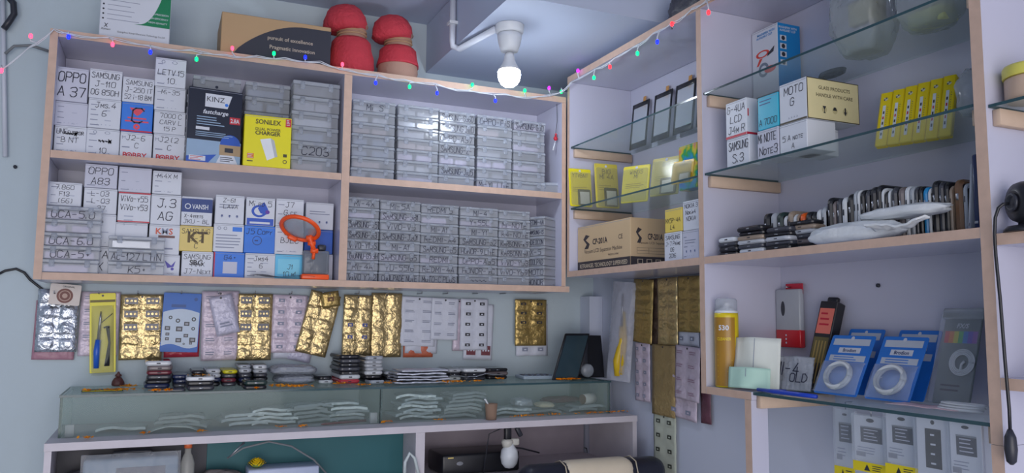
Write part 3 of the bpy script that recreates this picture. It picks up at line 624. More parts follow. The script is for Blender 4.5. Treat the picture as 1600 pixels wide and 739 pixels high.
def turned_stack():
    n = 7; c = onY(849, 390, 2.012); h = (onY(845, 337, 2.012).z-ZR0-0.0005)/n; rz = math.radians(-58); w, d = 0.058, 0.068
    tx = ['REDMI-4A', 'SAMSUNG-IS', 'VIDEOCON', 'X-5', 'COOLPAD', 'MOTO', 'HONOR']
    # corner between the written end and the long side faces the room
    for k in range(n):
        z = ZR0+0.0005+(n-1-k)*h; o = Vector((math.cos(rz), math.sin(rz), 0))*(-w/2)
        clear_box(w, h*0.985, d, (c.x+o.x, 2.006+o.y, z), rz, f"{'topmost' if k == 0 else ('bottom' if k == n-1 else ORD[k]+' from top')} clear box of the turned stack in the lower right bay", GD, tx[k], 'TOUCH', CONT[1], latches=False)
turned_stack()

# ------------------------------------------------------------------ orange clip magnifier
def magnifier():
    b = onY(493, 436, 2.0); t = thing('clip_magnifier', 'orange ring magnifier on a jointed arm over a clear stand with orange base', 'magnifier', (b.x, 2.012, ZSH0+0.0005))
    L = lambda px, py, Y=2.012: onY(px, py, Y)-t.location
    m_len = clear('lens', (200, 206, 214), 0.25, 0.05)
    w = 0.034
    MB().rbox((-w, -0.010, 0), (w, 0.02, 0.013), M_ORANGE, 0.003).build('base', t)
    MB().rbox((-w*0.9, -0.008, 0.0132), (w*0.98, 0.018, 0.072), clear('stand_plastic', (150, 156, 166), 0.45, 0.12, bump=0.3, bscale=50), 0.004).build('stand', t)
    MB().rbox((-0.01, -0.004, 0.016), (0.028, 0.014, 0.066), CONT[0], 0.004).rbox((0.006, -0.002, 0.0725), (0.026, 0.014, 0.088), M_DARK, 0.004).build('clip', t)
    pts = [L(491, 392, 2.004), L(487, 380, 2.004), L(484, 372, 2.004), L(488, 362, 2.004)]
    arm = MB(); arm.tube(pts, 0.006, M_ORANGE, 10)
    for p in pts: arm.tube([p+Vector((-0.009, 0, 0)), p+Vector((0.009, 0, 0))], 0.0062, M_ORANGE, 10)
    arm.tube([L(489, 405, 2.003), pts[0]], 0.004, M_ORANGE, 8); arm.build('arm', t)
    c = L(469, 357, 1.992); Mx = Matrix.Translation(c) @ Euler((math.radians(-28), math.radians(20), 0)).to_matrix().to_4x4()
    ring = MB(); N = 40; R = 0.046
    for k in range(N+1): pass
    ring.tube([Mx @ Vector((R*math.cos(2*math.pi*k/N), R*math.sin(2*math.pi*k/N)*0.95, 0)) for k in range(N+1)], 0.0055, M_ORANGE, 8, caps=False); rg = ring.build('ring', t)
    MB().lathe([(0.0, -0.002), (R*0.6, -0.0015), (R*0.95, 0.0)], m_len, 32, M=Mx).build('lens', rg)
    MB().rbox((-0.012, -0.004, -0.006), (0.012, 0.008, 0.006), M_ORANGE, 0.004, M=Matrix.Translation(L(457, 372, 2.0)) @ Matrix.Rotation(0.4, 4, 'Y')).build('clip_jaw', t)
magnifier()
fl = MB(); fl.sheet(0.15, 0.035, lambda u, v: 0.003*math.sin(u*60+v*40)+0.004, clear('wrinkled_film', (120, 124, 132), 0.6, 0.2, bump=0.3), 12, 4)
fl.build('plastic_film', None, (onY(443, 434, 2.0).x, 2.032, ZSH0+0.003), (0, 0, 0), 'crumpled grey plastic film lying before the cyan carton', 'plastic film')

# ------------------------------------------------------------------ on top of the wall cabinet
ZTOP = H+0.6375
def top_carton():
    x0, x1, _, _ = rY(156, 20, 266, 55, 2.05); w = x1-x0; h = 0.13; mb = MB(); F = at('front', 0, 0, 0); gr = mat('pack_green', (16, 128, 84), 0.4)
    mb.rbox((-w/2, 0, 0), (w/2, 0.12, h), M_CARD, 0.0015, 1, smooth=False)
    K = 12; crv = [(w*0.06+w*0.22*(k/K)**0.6+0.0*k, 0.049+(h-0.050)*(k/K)**1.6) for k in range(K+1)]
    crv = [(w*(-0.02+0.40*(k/K)**0.55), 0.047+(h-0.048)*(k/K)**1.5) for k in range(K+1)]
    mb.poly([(w*0.495, 0.047)]+[(w*0.495, h-0.001)]+list(reversed(crv)), gr, F)
    for k, t in enumerate(('HIGH-PRECISION', 'HIGH-EFFICIENCY', 'HIGH-QUALITY')): mb.text(t, w*0.32, 0.0785-0.0105*k, 0.0042, M_CARD, F, 0.0007, bold=0.01, fit=w*0.3)
    for k in range(5):
        v = 0.098-0.0115*k; mb.disc(-w*0.455, v, 0.0022, M_DARK, F, n=10); mb.bars(-w*0.4, w*(0.14-0.02*k), v, 1, 0, 0.0013, GREYP, F)
    mb.hand('X', -w*0.41, 0.036, 0.009, M_DARK, F, wid=0.0014); mb.text('Xsmart', -w*0.41, 0.027, 0.0046, M_DARK, F, bold=0.01, italic=0.2); mb.text('Guangzhou Xsmart Electronic Technology Co.,Ltd', w*0.09, 0.024, 0.0042, M_DARK, F, fit=w*0.68)
    mb.build('carton', None, ((x0+x1)/2, 2.035, ZTOP), (0, 0, 0), 'white carton with green curved panel standing on the wall cabinet, left', 'box')
    # brown carton with the black arch
    x0, x1 = onY(345, 60, 2.03).x, onY(517, 60, 2.03).x; w = x1-x0; h = onY(345, 17, 2.03).z-ZTOP; mb = MB(); br = mat('kraft_brown', (188, 156, 118), 0.65, var=0.06, scale=15); bk = mat('kraft_black', (52, 54, 66), 0.6)
    mb.rbox((-w/2, 0, 0), (w/2, 0.16, h), br, 0.0015, 1, smooth=False)
    K = 16; pts = [(-w*0.40+w*0.90*k/K, 0.003+(h*0.90-0.003)*math.sin(min(1, 0.0+(k/K)*1.35)*math.pi/2)**0.75) for k in range(K+1)]
    for k in range(K): mb.poly([(pts[k][0], 0.001), (pts[k+1][0], 0.001), pts[k+1], pts[k]], bk, F)
    kr = mat('kraft_print', (190, 176, 160), 0.6)
    mb.text('pursuit of excellence', w*0.12, h*0.55, h*0.085, kr, F, 0.0008, bold=0.015, fit=w*0.62); mb.text('Pragmatic innovation', w*0.14, h*0.34, h*0.085, kr, F, 0.0008, bold=0.015, fit=w*0.66)
    mb.rect(-w*0.49, h*0.3, -w*0.46, h*0.52, FAINT, at('left', -w/2, 0, 0))
    mb.build('carton', None, ((x0+x1)/2, 2.03, ZTOP), (0, 0, 0), 'large brown carton with black arch and printed slogan on the wall cabinet', 'box')
top_carton()
M_POT = mat('clay_pot', (176, 140, 124), 0.75, var=0.12, scale=30, bump=0.2); M_CLOTH = mat('red_cloth', (198, 60, 74), 0.85, var=0.12, scale=60, bump=0.5, bscale=120)
def pot(px, top, bot, label, s, low, seed):
    b = onY(px, bot, 2.10); t = thing('clay_pot', label, 'pot', (b.x, 2.10, ZTOP), (0, 0, 0), 'cloth wrapped pots on the wall cabinet'); hh = onY(px, top, 2.10).z-ZTOP; k = hh/0.165*1.0
    rw = lambda a, z: 0.06*noise.noise(Vector((math.cos(a)*2, math.sin(a)*2, z*60+seed)))+0.025*math.sin(a*9+z*80+seed)
    MB().lathe([(0.030*k, 0), (0.040*k, 0.004*k), (0.048*k, 0.03*k), (0.046*k, 0.05*k), (0.040*k, 0.08*k), (0.030*k, 0.092*k), (0.030*k, 0.115*k), (0.036*k, 0.122*k), (0.02*k, 0.125*k)], M_POT, 28).build('pot', t)
    z0 = 0.044 if low else 0.003; prof = [(0.0485*k if low else 0.042*k, z0*k)]+([] if low else [(0.050*k, 0.028*k)])+[(0.0485*k, 0.0485*k), (0.044*k, 0.066*k), (0.042*k, 0.082*k), (0.036*k, 0.089*k), (0.0325*k, 0.089*k)]
    MB().lathe(prof, M_CLOTH, 40, wob=lambda a, z: 0.5*rw(a, z)+0.02).build('cloth_band', t)
    MB().lathe([(0.034*k, 0.107*k), (0.046*k, 0.111*k), (0.051*k, 0.120*k), (0.049*k, 0.136*k), (0.041*k, 0.152*k), (0.030*k, 0.162*k), (0.012*k, 0.167*k), (0.0, 0.166*k)], M_CLOTH, 48, M=Matrix.Rotation(-0.12, 4, 'Y'), wob=lambda a, z: rw(a, z)-0.06).build('cloth_cap', t)
    MB().tube([(0.032*k*math.cos(a*0.5), 0.032*k*math.sin(a*0.5), (0.094+0.0011*a*0.5)*k) for a in range(0, 26)], 0.0022*k, mat('jute_twine', (176, 140, 110), 0.9), 6).build('twine', t)
pot(548, 12, 108, 'larger clay pot wrapped in red cloth beside the brown carton', 1, False, 0.3)
pot(621, 28, 117, 'smaller clay pot with red cloth cap and bare clay belly', 1, True, 4.1)

# ------------------------------------------------------------------ string of little coloured lamps
def fairy():
    t = thing('string_light', 'white wire string of tiny coloured lamps draped along the cabinet tops', 'string light', (CXM, YF-0.006, H+0.63))
    Y = YF-0.006; X = XF-0.006
    wp = [(onX if k else onY)(px, py, X if k else Y) for px, py, k in [(4, 108, 0), (45, 74, 0), (84, 46, 0), (103, 51, 0), (170, 59, 0), (235, 71, 0), (300, 79, 0), (352, 85, 0), (400, 89, 0), (445, 90, 0), (500, 98, 0), (545, 109, 0), (590, 118, 0), (632, 124, 0), (680, 132, 0), (730, 141, 0), (790, 148, 0), (838, 151, 0), (872, 146, 0),
      (893, 128, 1), (930, 108, 1), (960, 91, 1), (990, 73, 1), (1020, 53, 1), (1050, 36, 1), (1080, 15, 1), (1104, 0, 1), (1140, -30, 1)]]
    sm = []
    for a, b in zip(wp, wp[1:]):
        for k in range(3): sm.append(a.lerp(b, k/3)+Vector((0, 0, -0.004*math.sin(k/3*math.pi))))
    sm.append(wp[-1]); sm = [p-t.location for p in sm]
    mw = mat('string_wire', (214, 218, 226), 0.4); w = MB(); w.tube(sm, 0.0014, mw, 6); w.build('wire', t)
    tw = MB(); tw.tube([p+Vector((0.001, -0.001, 0.004*math.sin(i*1.1))) for i, p in enumerate(sm)], 0.0011, mw, 6); tw.build('wire', t)
    C = {'b': (14, 30, 255), 'r': (255, 34, 44), 'g': (0, 220, 100), 'p': (190, 30, 255), 'k': (255, 60, 90)}
    for px, py, c, k, up in [(107, 57, 'b', 0, 0), (176, 69, 'k', 0, 0), (235, 81, 'b', 0, 0), (307, 92, 'g', 0, 0), (363, 76, 'k', 0, 1), (428, 84, 'g', 0, 1), (477, 90, 'b', 0, 1), (535, 101, 'k', 0, 1), (587, 129, 'b', 0, 0), (640, 135, 'g', 0, 0), (683, 145, 'b', 0, 0), (738, 133, 'g', 0, 1), (774, 157, 'b', 0, 0), (820, 142, 'g', 0, 1), (858, 138, 'p', 0, 1), (877, 143, 'g', 0, 0),
                          (903, 111, 'p', 1, 1), (928, 121, 'g', 1, 0), (953, 104, 'r', 1, 0), (996, 83, 'g', 1, 0), (1027, 65, 'b', 1, 0), (1050, 38, 'r', 1, 1), (1107, 19, 'r', 1, 0), (48, 57, 'k', 0, 1), (2, 110, 'k', 0, 0)]:
        p = (onX if k else onY)(px, py, X-0.003 if k else Y-0.003)-t.location; d = -1 if up else 1
        m = mat('lamp_'+c, C[c], 0.3, emit=C[c], estr=4.0)
        q = min(sm, key=lambda s_: (s_-p).length)
        sk = MB().tube([p+Vector((0, 0, 0.0042*d)), p+Vector((0, 0, 0.010*d)), q], 0.0016, mw, 6).build('socket', t)
        MB().lathe([(0.0, -0.0068*d), (0.0030, -0.0054*d), (0.0041, -0.002*d), (0.0038, 0.002*d), (0.0028, 0.004*d)][::d], m, 12, M=Matrix.Translation(p)).build('bulb', sk)
fairy()
def charm():
    a, b = onY(870, 162, 2.02), onY(868, 216, 2.02)
    t = thing('hanging_charm', 'small red bead charm with white tail hanging in the upper right bay', 'charm', a)
    MB().tube([(0, 0, 0), (0.001, 0, (b-a).z*0.5), (b-a)+Vector((0, 0, 0.008))], 0.0008, M_DARK, 5).build('cord', t)
    r = mat('charm_red', (206, 40, 56), 0.4); m = MB(); m.lathe([(0.0, -0.008), (0.005, -0.005), (0.006, 0.0), (0.003, 0.006), (0.0, 0.008)], r, 12, M=Matrix.Translation(b-a)); m.lathe([(0.0, -0.006), (0.004, -0.002), (0.0, 0.005)], r, 10, M=Matrix.Translation(b-a+Vector((0.001, 0, 0.012)))); m.build('bead', t)
    MB().tube([(b-a)+Vector((0, 0, -0.007)), (b-a)+Vector((-0.004, 0, -0.022)), (b-a)+Vector((-0.008, 0, -0.036))], [0.001, 0.002, 0.0024], M_WHITE, 6).build('tassel', t)
charm()

# ------------------------------------------------------------------ contents of the shelf unit on the right wall
def rX(x0, y0, x1, y1, X):
    xm, ym = (x0+x1)/2, (y0+y1)/2
    return onX(x0, ym, X).y, onX(x1, ym, X).y, onX(xm, y1, X).z, onX(xm, y0, X).z
def cartonX(label, x0, y0, x1, X, z0, depth, base=M_CARD, lines=(), form=0, extra=None, group=None, z1=None, name='carton'):
    ya, yb = onX(x0, (y0+250)/2, X).y, onX(x1, (y0+250)/2, X).y; h = (z1 if z1 else onX((x0+x1)/2, y0, X).z)-z0
    return carton(name, label, (ya-yb)*0.98, h, depth, (X, (ya+yb)/2, z0), math.radians(-90), base, lines, form, extra, group)
ZB1, ZB2 = H+0.1335, H+0.1335
M_KRAFT = mat('kraft_card', (206, 178, 140), 0.65, var=0.05, scale=14)
def machine_carton():
    X = 1.075; ya, yb = min(onX(900, 388, X).y, 1.978), onX(985, 380, X).y; zt = onX(985, 339, X).z; w = ya-yb; h = zt-ZB1; d = 0.135
    def ex(mb, w, h, d, F):
        bk = mat('carton_print', (60, 54, 58), 0.6); pale = mat('carton_pale', (214, 196, 168), 0.6)
        for Q, s, W in ((F, 1.0, w), (at('right', w/2, 0, 0), 0.8, d)):
            u0 = -W/2 if s == 1 else 0
            mb.rect(u0+0.0005, h*0.0+0.001, u0+W-0.0005, h*0.2, bk, Q, 0.0003)
            mb.poly([(u0+W*0.14, h*0.48), (u0+W*0.22, h*0.48), (u0+W*0.25, h*0.58), (u0+W*0.17, h*0.68), (u0+W*0.25, h*0.76), (u0+W*0.17, h*0.8), (u0+W*0.12, h*0.7), (u0+W*0.19, h*0.58)], bk, Q, 0.0004)
            mb.text('CP-201A', u0+W*(0.45 if s == 1 else 0.55), h*0.62, h*0.12, bk, Q, 0.0004, bold=0.03, fit=W*0.34)
        mb.text('Vacuum LCD Separator Machine', w*0.0, h*0.42, h*0.085, bk, F, 0.0004, fit=w*0.82); mb.text('MADE IN CHINA', w*0.2, h*0.29, h*0.04, bk, F, fit=w*0.25)
        mb.text('CE', w*0.33, h*0.64, h*0.1, bk, F, fit=w*0.12); mb.text('KETRIANGEL TECHNOLOGY SUPERVISED', 0, h*0.1, h*0.09, pale, F, 0.0006, bold=0.01, fit=w*0.9)
        R = at('right', w/2, 0, 0); mb.text('Vacuum LCD Separator', d*0.5, h*0.49, h*0.05, bk, R, fit=d*0.8)
        for k in range(3): mb.rect(d*0.14, h*(0.26+0.06*k), d*0.9, h*(0.265+0.06*k), bk, R)
        mb.rect(d*0.14, h*0.26, d*0.145, h*0.38, bk, R); mb.rect(d*0.4, h*0.26, d*0.405, h*0.38, bk, R)
        for k in range(3): mb.rect(d*(0.15+0.2*k), h*0.05, d*(0.27+0.2*k), h*0.15, pale, R, 0.0005); mb.rect(d*(0.165+0.2*k), h*0.062, d*(0.255+0.2*k), h*0.138, bk, R, 0.0007)
    carton('carton', 'brown machine carton with black bottom band in the corner bay', w, h, d, (X, (ya+yb)/2, ZB1), math.radians(-90), M_KRAFT, extra=ex)
machine_carton()
GS = 'small marked cartons in the corner bay'
def twostack(lo, hi, X, z0, depth, group, gap=0.0006):
    o = cartonX(lo[0], lo[2], lo[1], lo[3], X, z0, depth, **lo[4]); zt = onX((lo[1]+lo[3])/2, lo[2], X).z
    return zt
def stackX(items, X, z0, group):
    z = z0
    for lab, x0, y0, x1, depth, o in items:
        zt = onX((x0+x1)/2, y0, X).z
        cartonX(lab, x0, y0, x1, X, z, depth, o.get('base', M_CARD), o.get('t', ()), o.get('form', 0), o.get('ex'), group, zt); z = zt+0.0006
stackX([('white carton with handwriting below the buff yellow one in the corner bay', 1037, 363, 1064, 0.09, dict(t=['SAMSUNG', 'J-7 Prime', 'OG', '2016'])),
        ('buff yellow carton beside the brown machine carton in the corner bay', 1038, 326, 1065, 0.09, dict(base=mat('buff_yellow', (232, 206, 96), 0.45), t=['', 'MX5P-4A', 'L4.']))], 1.064, ZB1, GS)
stackX([('white printed carton against the upright, lower of two in the corner bay', 1065.5, 360, 1091, 0.09, dict(base=M_CARD2, form=3, ex=ex_transport)),
        ('white carton with four handwritten lines against the upright in the corner bay', 1066, 313, 1092, 0.09, dict(t=['NOKIA 3', 'Nokia4', 'NOKIA', '']))], 1.064, ZB1, GS)

def leaning(o, deg): return o
def packet(label, px0, py0, px1, X, z0, rz, base, phone=True, thick=0.008, lines=('BIG',), extra=None, name='accessory_packet', group='yellow packets on the lower glass shelf', lean=10):
    p = onX((px0+px1)/2, py0, X); h = (p.z-z0); w = abs(onX(px0, py0, X).y-onX(px1, py0, X).y)
    if rz > -60: w = abs(onY(px0, py0, p.y).x-onY(px1, py0, p.y).x)
    mb = MB(); F = at('front', 0, 0, 0)
    mb.slab((-w/2, 0, 0), (w/2, thick*0.35, h), base, 0.004, 0.0008, axis='y')
    mb.disc(0, h*0.94, w*0.05, M_WALLW, F, 0.0004, 10)
    for k, t in enumerate(lines): mb.hand(t, 0, h*(0.82-0.12*k), h*0.1, INK, F, fit=w*0.7)
    mb.bars(-w*0.36, w*0.36, h*0.5, 3, h*0.05, h*0.014, mat('olive_print', (150, 138, 40), 0.5), F)
    o = mb.build(name, None, (p.x, p.y, z0), (math.radians(-lean), 0, math.radians(rz)), label, 'packet', group)
    if phone:
        q = MB(); q.slab((-w*0.14, -0.004, h*0.03), (w*0.42, -0.0005, h*0.45), M_DARK, 0.004, 0.0008, axis='y'); q.rect(-w*0.06, h*0.06, w*0.36, h*0.38, mat('pale_screen', (206, 210, 216), 0.3), F, 0.0045); q.build('phone_picture', o)
    b = MB(); b.slab((-w*0.46, -0.005, h*0.02), (w*0.46, -0.0045, h*0.9), clear('blister', (220, 220, 190), 0.12, 0.12), 0.006, 0.0, axis='y'); b.build('blister', o)
    return o
M_YPK = mat('dull_yellow_pack', (222, 204, 84), 0.4, var=0.05)
packetY = lambda label, x0, yt, x1, Y, base, lines: packet(label, x0, yt, x1, onY((x0+x1)/2, yt, Y).x, ZG2+0.0025, -6, base, lines=lines, lean=7)
packetY('bright yellow packet nearest the wall cabinet on lower glass shelf', 892, 262, 925, 1.955, mat('yellow_packet', (236, 220, 40), 0.35), ('YTVBNT',))
packetY('dull yellow packet with large scrawled capitals on lower glass shelf', 933, 254, 967, 1.945, M_YPK, ('BIG', 'MI 4A'))
packet('narrow yellow packet turned sideways, third on lower glass shelf', 977, 256, 1003, 1.16, ZG2+0.0025, -62, mat('yellow_packet', (236, 220, 40), 0.35), phone=False, lines=('WINGS', 'MI'))
packet('pale olive packet with grey window, fourth on lower glass shelf', 1021, 243, 1051, 1.16, ZG2+0.0025, -68, mat('olive_packet', (196, 184, 96), 0.4), lines=('BIG',))
packet('small amber yellow packet in front of the rainbow box on lower glass shelf', 1051, 249, 1077, 1.09, ZG2+0.0025, -78, mat('amber_packet', (240, 196, 40), 0.35), lines=('WINGS',))
def rainbow_box():
    m = bpy.data.materials.new('holographic_card'); m.use_nodes = True; nt = m.node_tree; b = nt.nodes['Principled BSDF']
    tc = nt.nodes.new('ShaderNodeTexCoord'); n = nt.nodes.new('ShaderNodeTexNoise'); n.inputs['Scale'].default_value = 22; cr = nt.nodes.new('ShaderNodeValToRGB')
    for k, (p, c) in enumerate([(0.3, (20, 60, 190)), (0.42, (30, 150, 210)), (0.5, (40, 160, 60)), (0.58, (220, 200, 50)), (0.7, (210, 60, 120))]):
        e = cr.color_ramp.elements[k] if k < 2 else cr.color_ramp.elements.new(p); e.position = p; e.color = (*lin(c), 1)
    nt.links.new(tc.outputs['Object'], n.inputs['Vector']); nt.links.new(n.outputs['Fac'], cr.inputs['Fac']); nt.links.new(cr.outputs['Color'], b.inputs['Base Color']); b.inputs['Roughness'].default_value = 0.2
    cartonX('shiny rainbow patterned box against the upright on lower glass shelf', 1060, 226, 1089, 1.15, ZG2+0.001, 0.03, m, name='accessory_box')
rainbow_box()
def touch_frame(label, x0, yt, x1, X, z0):
    ya, yb = onX(x0, yt+30, X).y, onX(x1, yt+30, X).y; h = onX((x0+x1)/2, yt, X).z-z0; w = (ya-yb)*0.96
    t = thing('touch_screen', label, 'touch screen', (X, (ya+yb)/2, z0), (math.radians(-6), 0, math.radians(-90)), 'touch screens on the upper glass shelf')
    fr = MB(); e = w*0.09; a = h*0.10; c = h*0.13
    fr.rbox((-w/2, 0, 0), (-w/2+e, 0.0025, h), M_BLACK, 0.001, 1).rbox((w/2-e, 0, 0), (w/2, 0.0025, h), M_BLACK, 0.001, 1).rbox((-w/2+e, 0, 0), (w/2-e, 0.0025, c), M_BLACK, 0.001, 1).rbox((-w/2+e, 0, h-a), (w/2-e, 0.0025, h), M_BLACK, 0.001, 1)
    fr.rbox((-w*0.12, -0.0006, h-a*0.6), (w*0.12, 0, h-a*0.5), M_DARK, 0.0002, 1); fr.build('frame', t)
    MB().box((-w/2+e, 0.0008, c), (w/2-e, 0.0018, h-a), clear('touch_glass', (226, 230, 238), 0.35, 0.05)).build('glass', t)
    MB().slab((w*0.1, 0.0015, h*0.86), (w*0.26, 0.002, h+0.014), mat('flex_orange', (206, 150, 80), 0.4), 0.001, 0, axis='y').build('ribbon', t)
for lab, a, b, c in (('black rimmed touch screen leftmost of four on the upper glass shelf', 982, 158, 1009), ('black rimmed touch screen second from the left on the upper glass shelf', 1016, 142, 1045),
                     ('black rimmed touch screen third from the left on the upper glass shelf', 1049, 126, 1082), ('black rimmed touch screen partly hidden by the upright on upper glass shelf', 1085, 112, 1122)):
    touch_frame(lab, a, b, c, 1.232, ZG1+0.001)

# wide bay, upper glass shelf
def head_box():
    c = onZ(1217, 141, ZG1+0.001); zt = onX(1217, 33, c.x).z; ya = min(onX(1171, 90, c.x).y, PY[1][1]-0.003); xb = onY(1259, 90, c.y).x; w = ya-c.y; h = zt-ZG1-0.001; d = min(xb, 1.25)-c.x
    def ex(mb, w, h, d, F):
        b = mat('pack_cyan_blue', (20, 136, 206), 0.4); r = mat('pack_red', (222, 72, 60), 0.4); g = mat('pack_grey', (120, 132, 150), 0.4)
        R = at('right', w/2, 0, 0); mb.rect(0.0005, 0.0005, d-0.0005, h-0.0005, b, R, 0.0003)
        mb.text('MAGNIFIER WITH', 0.06*w, h*0.92, h*0.032, b, F, fit=w*0.8, bold=0.02); mb.text('AUXILIARY CLIP', 0.0, h*0.875, h*0.032, b, F, fit=w*0.7, bold=0.02)
        mb.text('MAGNIFIER WITH', d*0.45, h*0.94, h*0.032, M_CARD, R, 0.0005, fit=d*0.8, bold=0.02); mb.text('AUXILIARY CLIP', d*0.45, h*0.895, h*0.032, M_CARD, R, 0.0005, fit=d*0.7, bold=0.02)
        mb.disc(-w*0.08, h*0.62, w*0.26, r, F, 0.0004, 24, r2=w*0.17, ry=h*0.055); mb.poly([(w*0.12, h*0.6), (w*0.38, h*0.68), (w*0.34, h*0.6), (w*0.1, h*0.56)], M_DARK, F)
        mb.poly([(-w*0.2, h*0.56), (-w*0.08, h*0.56), (-w*0.24, h*0.46), (-w*0.32, h*0.46)], r, F); mb.disc(-w*0.05, h*0.38, w*0.2, g, F, 0.0004, 20, r2=w*0.12); mb.disc(w*0.2, h*0.36, w*0.22, r, F, 0.0005, 20, ry=h*0.05)
        for k in range(4): mb.rect(d*0.1, h*(0.74-0.12*k), d*0.38, h*(0.82-0.12*k), M_CARD, R, 0.0005); mb.disc(d*0.24, h*(0.78-0.12*k), d*0.08, M_DARK, R, 0.0007)
    carton('magnifier_box', 'tall blue and white box with red magnifier picture on the upper glass shelf', w, h, d, (c.x, (c.y+ya)/2, ZG1+0.001), math.radians(-90), M_CARD, extra=ex)
head_box()
M_BAG = clear('bag_film', (206, 214, 220), 0.32, 0.12, bump=0.6, bscale=35, fres=0.4)
def bag(label, c, s, seed, parts, name='plastic_bag', cat='plastic bag', group=None, m=None, ex=0.75):
    """soft crumpled bag: a rounded lump with creases, resting on z = 0 of c"""
    bm = bmesh.new(); bmesh.ops.create_icosphere(bm, subdivisions=4, radius=1.0); vs = []
    for v in bm.verts:
        p = v.co.copy(); n = 0.16*noise.noise(p*2.2+Vector((seed, 0, 0)))+0.14*abs(noise.noise(p*4+Vector((0, seed, 0))))-0.06*abs(noise.noise(p*9+Vector((seed, seed, 0))))
        p *= 1+n; p.z = max(p.z, -0.85); e = 2.6
        vs.append((math.copysign(abs(p.x)**ex, p.x)*s[0], math.copysign(abs(p.y)**ex, p.y)*s[1], (p.z+0.85)*s[2]/1.85))
    bm.verts.index_update(); fs = [[v.index for v in f.verts] for f in bm.faces]; bm.free()
    o = MB().add(vs, fs, m or M_BAG, True).build(name, None, c, (0, 0, 0), label, cat, group)
    for k, (pc, q0, q1) in enumerate(parts): MB().rbox(q0, q1, pc, 0.004).build('contents', o)
    return o
B1 = onX(1345, 70, 1.15)
bag('clear bag with grey bundles on the upper glass shelf beside the blue box', (1.17, onX(1345, 60, 1.16).y, ZG1+0.001), (0.05, 0.055, 0.16), 1.0, [(CONT[1], (-0.02, -0.03, 0.004), (0.02, 0.03, 0.05)), (mat('olive_content', (150, 148, 110), 0.6), (-0.02, -0.035, 0.055), (0.02, 0.02, 0.1)), (CONT[2], (-0.015, -0.02, 0.104), (0.015, 0.03, 0.14))])
bag('clear bag with yellowish contents on the upper glass shelf near the right upright', (1.16, onX(1455, 20, 1.16).y, ZG1+0.001), (0.045, 0.05, 0.12), 2.3, [(mat('pale_yellow_content', (206, 206, 130), 0.6), (-0.02, -0.036, 0.003), (0.02, 0.032, 0.03)), (CONT[1], (-0.02, -0.02, 0.034), (0.02, 0.03, 0.08))])
cb = MB(); cc = onZ(1300, 118, ZG1+0.004)
for k in range(3): cb.tube([cc+Vector((0.014*math.cos(a*0.5)+0.005*k, 0.03*math.sin(a*0.5)+0.004*k, 0.002+0.004*k)) for a in range(14)], 0.003, M_DARK, 6)
cb.build('coiled_cable', None, label='dark coiled cable lying on the upper glass shelf before the clear bag', cat='cable')

# wide bay, lower glass shelf
GM = 'marked cartons on the lower glass shelf'; z2 = ZG2+0.001
def ex_redbase(mb, w, h, d, F):
    mb.rect(-w/2+0.0003, 0.0003, w/2-0.0003, h*0.07, M_REDC, F); R = at('right', w/2, 0, 0); mb.rect(0.0003, 0.0003, d-0.0003, h*0.07, M_REDC, R); mb.rect(d*0.1, h*0.5, d*0.2, h*0.7, REDP, R)
stackX([('white carton with two handwritten lines at the left end, lower one on the glass shelf', 1135, 214, 1171, 0.03, dict(t=['SAMSUNG', 'S.3'])),
        ('white carton with dark red base strip, upper left on the glass shelf', 1134, 157, 1167, 0.03, dict(t=['G-4UA', 'LCD', 'J4m R'], ex=ex_redbase))], 1.068, z2, GM)
stackX([('white carton with two handwritten lines under the bright cyan carton', 1183, 201, 1217, 0.06, dict(base=M_CARD2, t=['Mi NOTE', 'Note3'])),
        ('bright cyan carton between two white cartons on the lower glass shelf', 1184, 148, 1217, 0.06, dict(base=mat('bright_cyan', (50, 184, 214), 0.3), t=['', '', 'A 7000'], ex=lambda mb, w, h, d, F: mb.bars(-w*0.4, w*0.2, h*0.86, 2, h*0.1, h*0.03, M_NAVY, F)))], 1.066, z2, GM)
